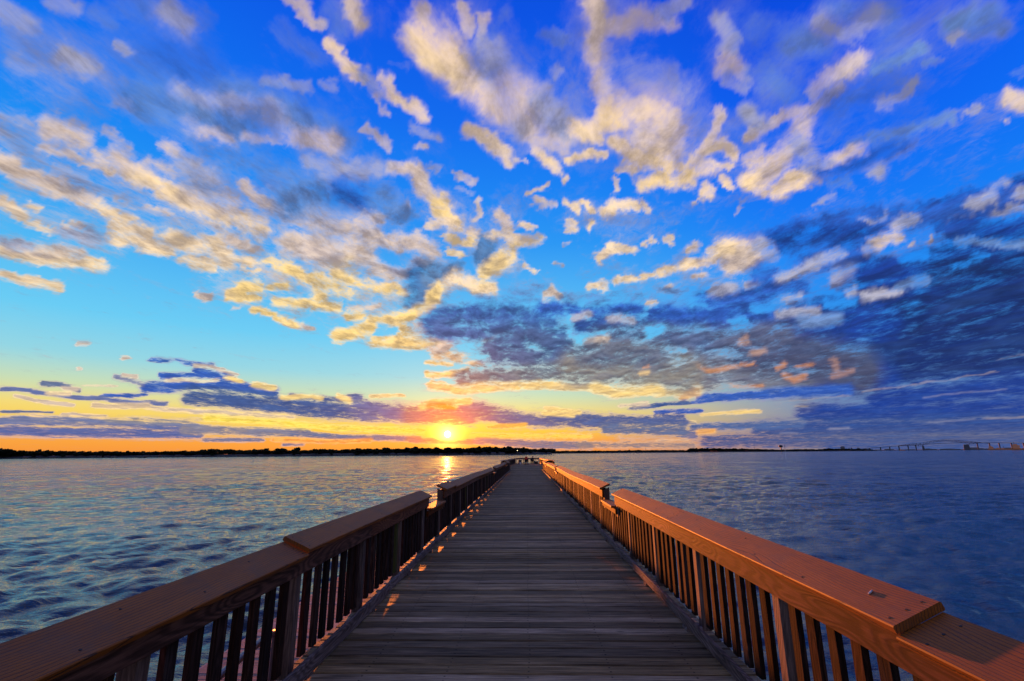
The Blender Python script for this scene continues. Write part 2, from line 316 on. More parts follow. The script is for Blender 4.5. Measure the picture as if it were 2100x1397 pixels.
C1=(250,216,165); C2=(222,196,172); C3=(172,168,184); C4=(112,140,190); C5=(50,92,186); C6=(30,62,150); NV=(28,48,112)
YL=(255,216,134); G_=(160,148,128); OR=(226,150,88); PU=(100,112,150); WD=(160,110,85); LO=(64,90,150); BK=(85,104,146); E=None
K = [ # colour, strength, radius, points
(C2,.50,90,[(180,380),(420,440),(620,500),(800,560)]),(C2,.50,70,[(480,560),(640,600),(780,620)]),(C3,.42,90,[(60,120),(330,170),(560,260),(700,380)]),(C4,.40,80,[(300,60),(480,160),(640,250)]),
(C3,.42,60,[(0,250),(140,330),(300,370)]),(C2,.40,40,[(0,420),(120,460),(240,500)]),(C3,.42,90,[(950,60),(1080,180),(1200,250)]),(C3,.45,90,[(1260,60),(1340,200),(1440,280)]),(C4,.42,90,[(1500,60),(1650,120),(1800,90)]),(C4,.42,60,[(1520,330),(1680,260),(1850,200)]),
(C2,.38,50,[(880,420),(960,480),(1050,520)]),(C3,.36,40,[(1050,430),(1200,440),(1330,480)]),(C3,.36,40,[(1240,590),(1400,560),(1520,560)]),(C5,.5,50,[(1500,500),(1700,470),(1900,440),(2110,400)]),(C5,.45,40,[(1000,620),(1200,620),(1400,630)]),
((125,118,140),.5,16,[(1280,905),(1400,905),(1500,902)]),((90,105,150),.5,14,[(1400,882),(1500,880),(1600,880)]),
(C5,.6,80,[(340,110),(420,170)]),(C3,.7,22,[(0,10),(55,55)]),(C3,.7,18,[(105,5),(150,18)]),(C4,.5,18,[(190,20),(230,45)]),(C4,.5,40,[(250,10),(420,40)]),(C3,.85,26,[(345,25),(388,48)]),
(C3,.9,26,[(130,115),(178,145)]),(C3,.6,20,[(30,120),(60,145)]),(C3,.8,10,[(245,95),(265,110)]),(C3,.6,12,[(245,165),(290,205)]),(C4,.8,46,[(290,205),(400,240),(500,270)]),(C3,.8,15,[(370,185),(410,200)]),
(C3,.85,15,[(550,165),(625,182)]),(C4,.5,24,[(570,60),(640,120)]),(C4,.85,44,[(480,190),(560,230),(680,290)]),(C3,.8,20,[(545,225),(568,268)]),(C3,.8,16,[(420,205),(500,215)]),(C3,.7,10,[(660,170),(690,175)]),
(C2,.95,26,[(98,258),(165,282)]),(C3,.7,12,[(0,238),(60,255)]),(C3,.6,10,[(0,270),(35,280)]),(C2,.7,12,[(215,268),(260,300)]),(C2,.8,15,[(330,298),(368,312)]),(C3,.8,12,[(380,252),(402,266)]),(C2,.8,12,[(422,275),(470,292)]),(C2,.8,10,[(510,278),(570,288)]),(C2,.9,20,[(600,282),(680,295)]),(C3,.6,12,[(230,210),(250,215)]),
(C2,.98,19,[(0,330),(40,362),(130,385),(185,415)]),(C3,.7,16,[(120,350),(190,385)]),(C2,.9,10,[(90,305),(150,322),(190,340)]),(C2,.9,12,[(192,318),(222,348)]),(C1,.95,20,[(232,322),(262,350),(318,372)]),(C2,.9,22,[(235,315),(255,335)]),(C2,.8,14,[(300,340),(355,350)]),
(C1,.98,22,[(345,395),(400,415),(470,440),(535,470)]),(C2,.8,25,[(390,380),(470,410)]),(C1,.9,10,[(190,425),(265,448)]),(C2,.8,8,[(235,412),(275,420)]),(C1,.95,14,[(232,462),(300,478)]),(C1,.95,11,[(0,410),(35,435),(70,458),(112,475)]),(C1,.9,7,[(58,420),(82,424)]),(C1,.9,7,[(138,456),(160,464)]),(C2,.8,7,[(305,425),(345,437)]),
(C5,.8,36,[(560,360),(700,390)]),(C4,.6,25,[(460,335),(600,340)]),(C3,.9,20,[(640,335),(700,350),(745,355)]),(C2,.9,20,[(548,412),(600,440),(690,478)]),(C4,.85,40,[(600,400),(740,430)]),(C3,.8,24,[(380,340),(440,370)]),(C2,.9,14,[(500,378),(535,410)]),(C3,.85,24,[(660,455),(760,470)]),(C2,.8,12,[(710,400),(730,410)]),
(C2,.95,12,[(590,-5),(625,20),(655,52)]),(C2,.9,20,[(722,5),(735,48)]),(C4,.5,20,[(680,20),(690,70)]),
(C1,.98,13,[(678,92),(710,135),(745,165)]),(C3,.7,14,[(750,160),(780,195)]),(C1,.98,15,[(795,165),(810,200),(862,238)]),(C2,.8,7,[(770,200),(795,242)]),(C2,.85,8,[(750,265),(795,300)]),(C3,.7,8,[(840,262),(895,282)]),(C2,.8,7,[(855,295),(866,298)]),(C3,.4,8,[(800,130),(835,138)]),
(C2,.95,18,[(868,20),(880,60),(892,110)]),(C2,.8,40,[(880,60),(960,140),(1060,220)]),(C2,.8,34,[(1240,120),(1260,200),(1330,260)]),(C2,.75,30,[(1300,260),(1380,320)]),(C1,.98,26,[(850,70),(880,110),(920,140),(945,165)]),(C1,.98,34,[(915,110),(970,165),(1030,215),(1080,260)]),(C2,.9,15,[(945,10),(960,60)]),(C2,.9,12,[(990,30),(985,100)]),(C3,.85,36,[(1000,100),(1040,160),(1100,190)]),(C2,.95,32,[(1050,190),(1130,240),(1150,280)]),(C3,.85,26,[(1120,210),(1160,260),(1220,270)]),
(C1,.98,15,[(968,268),(1010,290),(1040,325)]),(C1,.8,4,[(1040,328),(1082,332)]),(C3,.5,20,[(1060,260),(1070,310)]),(C1,.98,13,[(1095,302),(1118,320),(1140,345)]),(C1,.9,5,[(1083,397),(1118,380)]),(C1,.95,9,[(1103,415),(1130,422)]),(C1,.95,9,[(1168,322),(1200,318),(1232,322)]),(C2,.9,14,[(1090,285),(1150,300)]),
(C2,.95,22,[(1218,10),(1225,60),(1222,115)]),(C2,.9,26,[(1255,60),(1310,40),(1360,45)]),(C3,.8,16,[(1360,25),(1410,0)]),(C2,.8,20,[(1230,70),(1290,60)]),
(C1,.98,22,[(1235,150),(1245,200),(1235,250)]),(C1,.98,18,[(1245,255),(1195,270)]),(C3,.85,44,[(1300,150),(1380,180)]),(C2,.95,34,[(1280,220),(1350,220),(1370,270)]),(YL,.98,24,[(1255,235),(1275,255)]),(C1,.98,22,[(1300,240),(1340,225)]),(C2,.95,28,[(1320,290),(1380,300)]),(C1,.95,18,[(1262,300),(1300,325),(1350,330)]),(C1,.95,14,[(1180,262),(1230,285)]),(YL,.98,14,[(1318,378),(1345,368),(1372,360)]),(C1,.9,10,[(1280,345),(1300,350)]),(C1,.9,6,[(1268,370),(1266,390)]),(C1,.8,5,[(1160,360),(1160,372)]),
(C4,.5,12,[(1115,70),(1150,80)]),(C3,.7,12,[(1140,150),(1150,140)]),(C4,.45,14,[(1040,30),(1020,60)]),
(C2,.98,16,[(805,345),(850,350),(870,380),(905,420)]),(YL,.98,20,[(900,428),(925,452)]),(C1,.95,10,[(880,462),(935,458)]),(C3,.7,6,[(885,342),(898,345)]),(C2,.98,9,[(942,362),(965,372)]),(C3,.7,6,[(940,395),(970,398)]),(C2,.9,7,[(985,415),(978,440)]),(C2,.97,13,[(1022,438),(1040,465)]),(C1,.98,7,[(1070,455),(1098,466)]),(C1,.98,9,[(1158,412),(1182,422),(1180,434)]),(C1,.98,8,[(1195,415),(1218,432)]),(C1,.98,12,[(1245,432),(1265,415),(1300,425)]),(C2,.95,8,[(1318,415),(1326,430)]),(C1,.95,8,[(1165,458),(1175,470)]),(C1,.95,7,[(1212,458),(1210,472)]),(C2,.9,10,[(960,475),(1000,490)]),
(C3,.85,24,[(680,350),(770,345)]),(C5,.7,26,[(700,390),(770,410)]),(C2,.85,14,[(720,462),(790,440),(830,420)]),(C4,.8,22,[(780,400),(830,440)]),
(C3,.9,22,[(1475,45),(1495,80),(1500,130)]),(C3,.5,8,[(1530,60),(1560,45)]),(C2,.92,22,[(1490,140),(1530,150)]),(C3,.8,14,[(1490,165),(1520,175)]),(C4,.6,46,[(1560,60),(1680,90)]),(C4,.6,40,[(1700,20),(1800,30)]),(C3,.8,22,[(1680,45),(1740,75),(1790,30)]),(C2,.95,18,[(1760,120),(1720,150),(1665,185)]),(C4,.6,30,[(1560,150),(1620,200)]),
(C2,.98,12,[(1722,185),(1660,220),(1590,245),(1535,282)]),(C3,.8,18,[(1530,225),(1560,250)]),(C2,.95,12,[(1472,225),(1465,265),(1445,305)]),(C1,.98,13,[(1435,312),(1480,290),(1505,320)]),(C2,.9,14,[(1420,325),(1460,340)]),(C1,.98,12,[(1360,330),(1410,350),(1490,345)]),(YL,.98,17,[(1385,372),(1415,365)]),(YL,.95,10,[(1385,345),(1410,340)]),(C1,.95,12,[(1445,395),(1455,385)]),(C1,.95,9,[(1485,372),(1495,385)]),(C2,.9,8,[(1530,340),(1570,320)]),(C1,.6,4,[(1420,415),(1430,408)]),
(C2,.98,24,[(1645,250),(1640,290),(1600,325),(1545,372)]),(C1,.98,18,[(1530,375),(1560,380)]),(C1,.98,18,[(1590,385),(1620,370),(1665,355)]),(C3,.8,20,[(1640,300),(1670,330)]),(C2,.85,12,[(1565,305),(1530,335)]),
(C5,.5,34,[(1700,210),(1880,220)]),(C5,.75,22,[(1700,345),(1780,330),(1850,290)]),(C4,.8,14,[(1740,295),(1830,272),(1940,240)]),(C2,.92,13,[(1700,325),(1765,303)]),(C3,.7,8,[(1640,340),(1700,330)]),(C3,.85,12,[(1800,220),(1850,195),(1880,170)]),(C4,.8,13,[(1790,140),(1860,115),(1890,100)]),(C4,.6,8,[(1900,130),(1920,122)]),(C4,.7,22,[(1955,50),(2040,20)]),(C4,.6,18,[(1960,70),(2060,50)]),(C3,.85,10,[(1952,80),(1972,70)]),(C3,.8,15,[(1797,358),(1808,350)]),(C3,.8,8,[(1668,415),(1712,402)]),(C4,.7,10,[(1700,380),(1740,375)]),(C2,.8,5,[(1505,437),(1522,428)]),(C3,.5,5,[(1520,415),(1550,405)]),
(C2,.98,19,[(2078,205),(2110,215)]),(C2,.7,5,[(2055,247),(2064,247)]),(C4,.7,9,[(2075,152),(2100,145)]),(C3,.7,6,[(1975,232),(2012,212)]),
# right dark bank
(C6,.95,20,[(2110,375),(2000,400),(1900,425)]),(C5,.9,22,[(2110,410),(1980,430),(1860,450),(1700,470)]),(C3,.8,8,[(2030,382),(2065,372)]),(C3,.8,9,[(1990,420),(2035,405)]),(C3,.85,9,[(2085,402),(2110,392)]),(C3,.8,7,[(2040,438),(2100,428)]),(C3,.85,7,[(1955,457),(1990,448)]),(C3,.8,9,[(1835,465),(1880,448)]),(C3,.7,8,[(1775,448),(1812,435)]),(C5,.8,10,[(1600,470),(1700,450),(1800,430)]),(C5,.8,12,[(1500,490),(1600,478)]),(C6,.9,22,[(1950,480),(2110,465)]),(C6,.85,14,[(1930,470),(2000,455)]),
(C6,.9,28,[(1600,500),(1680,500),(1760,500)]),(C5,.9,26,[(1640,540),(1760,530)]),(C2,.98,10,[(1352,558),(1400,542),(1470,528)]),(C2,.98,24,[(1490,510),(1550,525)]),(C1,.9,10,[(1455,515),(1500,508)]),(C2,.95,18,[(1500,545),(1540,535)]),(C3,.85,14,[(1555,500),(1580,530)]),(C2,.9,7,[(1425,568),(1448,563)]),(C2,.8,6,[(1362,592),(1378,588)]),(C2,.9,7,[(1368,490),(1378,496)]),(C2,.8,7,[(1410,512),(1428,508)]),
(C5,.92,20,[(1440,620),(1520,610),(1600,590)]),(C3,.95,11,[(1465,600),(1500,590)]),(C3,.9,8,[(1530,582),(1555,576)]),(C5,.85,20,[(1560,560),(1640,590)]),(C3,.93,9,[(1600,570),(1660,548),(1720,522)]),(C3,.95,16,[(1715,575),(1750,560)]),(C2,.93,12,[(1795,502),(1835,482)]),(C3,.8,8,[(1770,520),(1790,512)]),(C2,.8,5,[(1862,502),(1872,496)]),(C2,.8,5,[(1898,498),(1908,490)]),
(C6,.97,30,[(1780,560),(1900,540),(2110,510)]),(NV,1,70,[(1930,610),(2120,580)]),(C6,.97,40,[(1700,640),(1850,600)]),(C6,.95,30,[(1560,660),(1700,650)]),(C5,.95,26,[(1350,650),(1450,655),(1560,640)]),(NV,1,70,[(1830,690),(2120,670)]),(C6,.97,34,[(1640,700),(1800,660)]),(C3,.8,7,[(1770,610),(1840,600)]),(C3,.85,8,[(1600,645),(1680,640)]),(C4,.8,10,[(1640,660),(1720,655)]),(C3,.7,6,[(1600,620),(1640,610)]),(C3,.85,7,[(1740,602),(1752,598)]),(C4,.8,6,[(1960,500),(2110,500)]),(C4,.8,7,[(1840,590),(1900,575)]),
(E,.8,9,[(1700,622),(1750,620)]),(E,.8,8,[(1555,632),(1600,626)]),(E,.7,9,[(1850,530),(1890,522)]),(E,.6,7,[(1960,545),(2020,528)]),(E,.5,6,[(1660,595),(1720,600)]),(E,.6,7,[(1420,625),(1440,628)]),(E,.7,5,[(1500,660),(1530,655)]),
(NV,1,40,[(1780,760),(1960,740),(2120,740)]),(C6,.97,30,[(1660,790),(1800,780)]),(C6,.97,24,[(1800,820),(2120,790)]),(C6,.95,22,[(1650,850),(1800,850),(2120,835)]),((48,76,145),.95,20,[(1560,880),(1800,880),(2120,870)]),((72,88,140),.85,16,[(1450,905),(1700,905),(2120,900)]),((60,84,145),.9,10,[(1700,920),(2120,915)]),
((150,140,138),.95,34,[(1345,755),(1450,770)]),((120,118,130),.95,36,[(1420,735),(1540,760),(1640,785)]),((78,80,108),.97,36,[(1540,715),(1660,735),(1760,760)]),((95,100,130),.9,24,[(1400,700),(1500,700),(1600,690)]),
(OR,.5,3.7,[(1425,748),(1460,762),(1515,752)]),(OR,.5,3.1,[(1525,748),(1550,746)]),(OR,.5,4.3,[(1592,756),(1612,746)]),(OR,.5,3.7,[(1635,752),(1668,748)]),(OR,.5,5.6,[(1608,770),(1630,780),(1652,770)]),((170,130,118),.6,6,[(1710,742),(1716,760)]),((165,125,115),.6,5,[(1705,772),(1745,762)]),(OR,.5,3.1,[(1498,790),(1520,796),(1562,790)]),((200,155,130),.5,4,[(1532,688),(1520,702),(1538,703)]),((200,155,130),.5,5,[(1545,725),(1572,720)]),
(C5,.97,9,[(1430,818),(1560,810),(1740,800)]),(YL,.9,9,[(1345,805),(1430,800)]),((250,190,110),.9,9,[(1400,815),(1425,800)]),(E,.8,9,[(1450,845),(1560,848)]),(C5,.9,4,[(1345,830),(1460,822)]),(C5,.93,5,[(1345,846),(1440,842)]),(C6,.93,5,[(1345,856),(1400,855)]),(YL,.9,4,[(1360,866),(1425,866)]),(YL,.95,4,[(1440,852),(1510,846),(1560,843)]),(E,.7,5,[(1430,860),(1500,855)]),((80,105,160),.92,8,[(1420,877),(1500,874),(1640,868)]),((120,115,150),.9,9,[(1345,882),(1425,892)]),((255,180,90),.9,4,[(1432,886),(1465,884)]),((235,190,150),.7,2.5,[(1345,904),(1410,902)]),
(C2,.22,1.2,[(1770,802),(1850,792),(1950,778),(2045,762)]),(C3,.22,1.2,[(1890,814),(2000,803),(2060,800)]),(C3,.22,1.2,[(2050,738),(2110,727)]),(C3,.22,1.2,[(1905,866),(1960,862),(2000,859)]),(C2,.22,1.2,[(2020,859),(2110,855)]),(C2,.22,1.2,[(1540,830),(1640,822),(1740,812)]),(YL,.22,1.2,[(1590,840),(1650,833)]),(C2,.15,1.2,[(1598,889),(1636,888)]),(C3,.3,2,[(1700,880),(1740,878)]),
# centre
(C2,.93,30,[(660,500),(760,520)]),(YL,.95,16,[(675,525),(705,540)]),(YL,.97,16,[(690,565),(740,578),(790,592)]),(YL,.97,13,[(655,590),(720,605)]),(YL,.95,10,[(795,585),(830,600)]),(C2,.9,20,[(760,490),(860,500),(885,515)]),(C2,.93,18,[(770,555),(840,560)]),(C3,.85,18,[(820,540),(880,550)]),(E,.7,10,[(780,520),(835,532)]),(C2,.9,10,[(860,480),(895,520)]),
(C2,.97,30,[(868,580),(905,570)]),((72,112,166),.97,24,[(862,572),(880,600)]),((80,118,165),.97,20,[(850,622),(892,600)]),((100,128,165),.9,16,[(885,560),(940,555)]),(YL,.98,11,[(905,590),(880,632),(830,648),(800,655)]),(C1,.98,14,[(935,572),(970,585),(1012,590)]),(YL,.98,20,[(1000,555),(1045,520)]),(YL,.98,13,[(1050,500),(1105,495)]),((88,122,165),.9,16,[(1000,495),(985,530)]),(C1,.95,6,[(1075,545),(1098,555)]),(YL,.97,8,[(920,512),(950,524)]),(YL,.95,9,[(918,488),(970,495)]),(C1,.9,10,[(1010,480),(1080,490)]),
(YL,.95,10,[(675,628),(700,635)]),(C2,.9,5,[(720,638),(775,630)]),(YL,.95,8,[(715,650),(740,650)]),(YL,.97,8,[(755,658),(800,655)]),
(YL,.98,14,[(692,692),(730,680),(765,678)]),(YL,.98,15,[(770,698),(830,700),(900,705)]),(YL,.95,14,[(810,672),(860,690)]),(E,.8,6,[(778,682),(808,676)]),(C2,.9,14,[(860,670),(920,690)]),
((58,98,168),.97,22,[(890,660),(960,645),(1060,645),(1120,662)]),((70,105,165),.97,18,[(900,678),(1000,680),(1150,688)]),(C5,.95,13,[(1110,632),(1160,630),(1210,640),(1310,635)]),((54,92,172),.97,16,[(1190,668),(1280,662),(1345,668)]),(C5,.97,16,[(1340,655),(1430,650)]),((92,104,142),.95,24,[(1230,700),(1330,690),(1430,700)]),(C3,.9,6,[(1172,652),(1210,642)]),(C2,.95,8,[(1205,702),(1245,695)]),(C3,.85,6,[(1250,655),(1300,658)]),(YL,.95,8,[(1000,705),(1025,700)]),(E,.8,6,[(950,712),(985,714)]),(E,.7,6,[(1120,708),(1140,700)]),((225,190,140),.95,12,[(890,725),(940,730),(985,740)]),(C2,.9,6,[(880,718),(920,712)]),
(BK,.97,26,[(1010,720),(1100,735),(1200,735)]),((75,98,145),.95,16,[(1030,700),(1100,695),(1160,710)]),(YL,.95,7,[(875,770),(920,768),(960,762)]),(YL,.9,5,[(870,745),(930,748)]),(E,.6,5,[(960,735),(1000,728)]),((120,122,130),.97,16,[(950,780),(1060,768),(1180,765)]),(YL,.97,8,[(885,790),(940,800),(1050,792),(1180,792),(1240,798)]),((142,134,126),.97,32,[(1190,755),(1300,760),(1400,765)]),((110,112,128),.9,22,[(1200,725),(1350,725)]),(YL,.95,10,[(1220,798),(1260,805),(1350,802)]),(OR,.5,2.2,[(1318,756),(1332,752)]),((240,200,130),.8,3.5,[(1310,768),(1328,766)]),
(E,.85,8,[(1330,682),(1350,678)]),(E,.7,5,[(1388,722),(1402,718)]),
(C2,.97,8,[(1122,607),(1135,595),(1150,608)]),(C4,.6,8,[(1155,612),(1200,605)]),(C1,.97,8,[(1228,530),(1250,512),(1298,510)]),(C2,.8,4,[(1132,544),(1148,542)]),(C1,.97,8,[(1212,590),(1240,583),(1240,594)]),(C1,.97,6.5,[(1258,580),(1300,570),(1340,562),(1425,538)]),(C2,.9,5,[(1330,620),(1350,616)]),(C1,.95,5,[(1315,497),(1340,490)]),(C1,.9,6,[(1365,492),(1378,486)]),(C4,.7,6,[(1355,592),(1405,598)]),(C2,.7,3,[(1155,500),(1170,495)]),
# low band
(C5,.95,5,[(310,736),(370,740),(430,748),(480,770)]),(C5,.97,6,[(330,772),(400,768),(450,768)]),(C5,.98,12,[(300,795),(400,790),(480,790),(560,805)]),(C5,.97,7,[(400,758),(500,785)]),(C2,.9,3.4,[(400,748),(450,755),(490,768)]),(C2,.85,3,[(340,780),(450,779)]),(C5,.95,4,[(210,813),(300,810)]),(LO,.98,18,[(390,815),(520,825),(640,838),(770,848)]),(LO,.95,6,[(600,812),(680,820),(740,815)]),((100,108,160),.98,20,[(740,838),(860,852)]),(YL,.95,5,[(520,788),(560,795)]),(YL,.95,4,[(470,775),(500,780)]),(YL,.9,3.5,[(580,815),(640,813),(660,818)]),(YL,.95,5,[(695,812),(720,822)]),(C2,.8,5,[(300,835),(420,845),(600,855)]),
((150,112,125),.98,20,[(850,852),(960,852)]),((120,105,140),.98,18,[(950,838),(1040,855)]),((100,104,150),.98,15,[(1030,862),(1140,862),(1260,868)]),((82,98,152),.98,11,[(1130,848),(1250,862),(1400,868)]),(PU,.95,10,[(1240,880),(1400,884)]),(LO,.95,4,[(1290,838),(1380,828),(1410,826)]),(YL,.95,6,[(865,832),(890,826),(960,822)]),((255,150,50),.9,5,[(880,832),(930,834)]),(YL,.9,3.5,[(1115,848),(1175,852)]),(YL,.9,4,[(1120,838),(1190,845)]),(C2,.8,4,[(1270,832),(1330,828)]),((255,190,80),.95,3.6,[(1000,876),(1040,874),(1078,872)]),(YL,.8,4,[(760,812),(830,812)]),
((104,114,166),.97,4.5,[(0,798),(60,800),(130,812),(230,822),(340,828)]),(PU,.95,5,[(85,786),(125,788),(160,800)]),(C2,.95,3.5,[(125,795),(158,796)]),(C2,.95,4,[(30,812),(90,824),(150,830)]),(C1,.9,4,[(100,806),(140,806)]),((225,195,160),.95,5,[(190,832),(220,834),(305,832)]),((130,130,170),.9,6,[(235,772),(290,785)]),(C2,.9,3.4,[(255,768),(285,772)]),(C2,.85,3.4,[(158,707),(176,708)]),(C2,.9,3.4,[(250,733),(270,734)]),(C2,.8,3,[(155,755),(168,756)]),(C2,.6,2.4,[(170,790),(240,792)]),
((118,126,166),.97,9,[(0,862),(200,866),(400,876)]),((92,106,166),.98,11,[(0,884),(250,888),(410,890)]),((140,135,152),.96,9,[(380,880),(540,886),(630,888)]),((120,122,156),.95,4,[(420,902),(540,902)]),((110,118,154),.97,6,[(600,890),(700,896),(860,900)]),((155,120,112),.97,6,[(840,902),(990,906)]),((132,122,142),.96,8,[(980,902),(1100,912),(1210,914)]),((150,132,132),.8,7,[(1190,912),(1420,914)]),(PU,.9,3,[(0,844),(110,846)]),(C2,.9,3,[(130,850),(220,854)]),((150,145,150),.7,6,[(220,860),(420,862)]),((120,118,150),.9,3,[(580,912),(620,912)]),((225,190,160),.6,3,[(60,852),(90,853)]),
((255,224,78),.75,7,[(420,858),(560,866),(700,878),(860,884),(890,886)]),((255,205,60),.68,5,[(960,892),(1100,894),(1210,896)]),((255,160,60),.8,4,[(560,902),(680,906),(760,904)]),
(E,1,7,[(880,886),(918,887),(955,886)]),(E,.9,5,[(902,897),(950,897)]),
# upper left lower
(C1,.98,14,[(8,512),(60,525),(130,535),(215,545)]),(C2,.9,14,[(20,500),(90,512),(170,520)]),(C1,.97,11,[(0,560),(60,572),(125,592)]),(C3,.7,10,[(0,492),(60,500)]),(C1,.98,16,[(230,486),(300,498),(345,508)]),(C1,.98,22,[(345,490),(440,500),(460,530)]),(C1,.97,14,[(380,530),(430,545)]),(C2,.95,12,[(470,495),(530,512)]),(C1,.9,7,[(465,530),(545,540)]),(C1,.9,6,[(495,548),(520,556)]),(C2,.95,30,[(590,500),(680,510)]),(YL,.97,12,[(550,535),(585,545),(625,565)]),(YL,.97,14,[(640,570),(690,592)]),(YL,.97,13,[(478,600),(500,585),(530,585)]),(YL,.95,9,[(465,605),(530,612)]),(YL,.95,8,[(555,588),(592,590)]),(YL,.97,11,[(565,618),(620,625),(660,605)]),(YL,.97,9,[(640,630),(700,628)]),(YL,.97,7,[(520,636),(560,645),(610,668)]),(C2,.95,5,[(405,604),(430,608)]),(C2,.9,3.5,[(478,630),(492,631)]),(C2,.8,4,[(618,672),(640,676)]),(C3,.8,18,[(200,490),(130,478)]),
]
az = np.radians(np.concatenate([np.arange(-180,-68,4.), np.arange(-68,68,.21), np.arange(68,181,4.)]))
elv = np.radians(np.concatenate([np.array([-2.,-.6]), np.arange(0,9,.09), np.arange(9,60,.24), np.arange(60,91,5.)]))
AZ, EL = np.meshgrid(az, elv)
DX, DY, DZ = np.sin(AZ)*np.cos(EL), np.cos(AZ)*np.cos(EL), np.sin(EL)
PX, PY = project(DX, DY, DZ)
inside = np.isfinite(PX)
PXf = np.where(inside, PX, -9e3); PYf = np.where(inside, PY, -9e3)
# domain warp so that strokes lose their straight edges
def vnoise(x, y, s, seed):
    r = np.random.default_rng(seed); g = r.random((64, 64))
    u, v = x/s, y/s; i, j = np.floor(u).astype(int), np.floor(v).astype(int); fu, fv = u-i, v-j
    fu = fu*fu*(3-2*fu); fv = fv*fv*(3-2*fv)
    G = lambda a, b: g[a % 64, b % 64]
    return (G(i,j)*(1-fu)+G(i+1,j)*fu)*(1-fv)+(G(i,j+1)*(1-fu)+G(i+1,j+1)*fu)*fv-.5
sc = np.clip((930-PYf)/500, .06, 1)
scx = sc**.45
wx = PXf+scx*(13*vnoise(PXf, PYf, 45, 1)+12*vnoise(PXf, PYf, 19, 2)+9*vnoise(PXf, PYf/sc**.5, 9, 5)+5*vnoise(PXf, PYf/sc**.5, 4.5, 6))
wy = PYf+sc*(12*vnoise(PXf, PYf, 45, 3)+10*vnoise(PXf, PYf, 19, 4)+9*vnoise(PXf*sc**.3, PYf/sc**.4, 9, 7)+5*vnoise(PXf*sc**.3, PYf/sc**.4, 4.5, 8))
DEN = np.zeros_like(AZ); CR = np.zeros(AZ.shape+(3,)); CR[...] = lin((170,165,180))
# clouds outside the photograph: loose field
far_n = vnoise(AZ*40+500, EL*60, 9, 11)+.6*vnoise(AZ*40+500, EL*60, 4, 12)
outm = (~inside) | (PXf < -60) | (PXf > 2160) | (PYf < -60)
DEN = np.where(outm, np.clip(.55+far_n*1.1, 0, .95), 0)
for colr, a, r, pts in K:
    best = np.full(AZ.shape, 9e9)
    for k in range(len(pts)-1):
        (ax, ay), (bx, by) = pts[k], pts[k+1]
        vx, vy = bx-ax, by-ay; L2 = vx*vx+vy*vy+1e-6
        t = np.clip(((wx-ax)*vx+(wy-ay)*vy)/L2, 0, 1)
        best = np.minimum(best, np.hypot(wx-ax-t*vx, wy-ay-t*vy))
    rr_ = r*.95+.3 if r < 39 or a > .55 else r*.75; f = np.clip(1.12-best/(rr_*1.9), 0, 1); f = f*f*(3-2*f)*a
    if colr is None: DEN = DEN*(1-f)
    else:
        DEN = np.maximum(DEN, f); g = np.clip(f*1.5, 0, 1)[..., None]
        CR = CR*(1-g)+np.array(lin(colr))*g
RD = 150000.
nv = AZ.size; nr, nc = AZ.shape
co = np.stack([DX*RD, DY*RD, DZ*RD], -1).reshape(-1, 3)
idx = np.arange(nv).reshape(nr, nc)
q = np.stack([idx[:-1,:-1], idx[:-1,1:], idx[1:,1:], idx[1:,:-1]], -1).reshape(-1, 4)
def npmesh(name, co, quads):
    me = bpy.data.meshes.new(name); me.vertices.add(len(co)); me.vertices.foreach_set('co', np.ascontiguousarray(co, dtype=np.float32).ravel())
    me.loops.add(quads.size); me.loops.foreach_set('vertex_index', quads.astype(np.int32).ravel())
    me.polygons.add(len(quads)); me.polygons.foreach_set('loop_start', np.arange(0, quads.size, 4, dtype=np.int32))
    me.polygons.foreach_set('loop_total', np.full(len(quads), 4, dtype=np.int32)); me.update(); me.validate(); return me
me = npmesh('sky', co, q)
a = me.attributes.new('cover', 'FLOAT', 'POINT'); a.data.foreach_set('value', DEN.astype(np.float32).ravel())
a = me.attributes.new('cloud', 'FLOAT_COLOR', 'POINT')
a.data.foreach_set('color', np.concatenate([CR, np.ones(AZ.shape+(1,))], -1).astype(np.float32).ravel())
mc, t = newmat('clouds')
pos = t.vm('NORMALIZE', t.n('ShaderNodeTexCoord').outputs['Object'])
sp = t.n('ShaderNodeSeparateXYZ', i_0=pos)
den_ = t.m('ADD', t.m('MAXIMUM', sp.outputs[2], 0.), .075)
qv = t.n('ShaderNodeCombineXYZ', i_0=t.m('DIVIDE', sp.outputs[0], den_), i_1=t.m('DIVIDE', sp.outputs[1], den_), i_2=0.).outputs[0]
mpn = t.n('ShaderNodeMapping', i_Vector=qv); mpn.inputs['Rotation'].default_value = (0, 0, SUN_AZ)
mpn.inputs['Scale'].default_value = (1., .62, 1.)
qw = mpn.outputs[0]
N1 = t.noise(qw, 6.5, 9, .64, .35)
N2 = t.noise(t.vm('ADD', qw, (.02, .05, 0)), 6.5, 5, .60, .35)
N3 = t.noise(t.vm('ADD', qw, (3., 7., 0)), 2.6, 4, .55, .2)
N5 = t.noise(t.vm('ADD', qw, (5., 1., 0)), 24., 7, .68, .6)
z_ = sp.outputs[2]
D_ = t.n('ShaderNodeAttribute', attribute_name='cover').outputs['Fac']
CC = t.n('ShaderNodeAttribute', attribute_name='cloud').outputs['Color']
nz = t.m('ADD', t.m('MULTIPLY', t.m('SUBTRACT', N1, .5), t.mr(z_, .05, .25, 1.25, 1.9)), t.m('MULTIPLY', t.m('SUBTRACT', N3, .5), .75))
nz = t.m('ADD', nz, t.m('MULTIPLY', t.m('SUBTRACT', N5, .5), t.m('MULTIPLY', t.mr(z_, .06, .3, .75, 1.0), t.mr(z_, .45, .62, 1., .3))))
x = t.m('ADD', D_, nz)
hi = t.mr(z_, .18, .58)
crisp = t.mr(x, .10, 1.02); soft = t.mr(x, .02, 1.3)
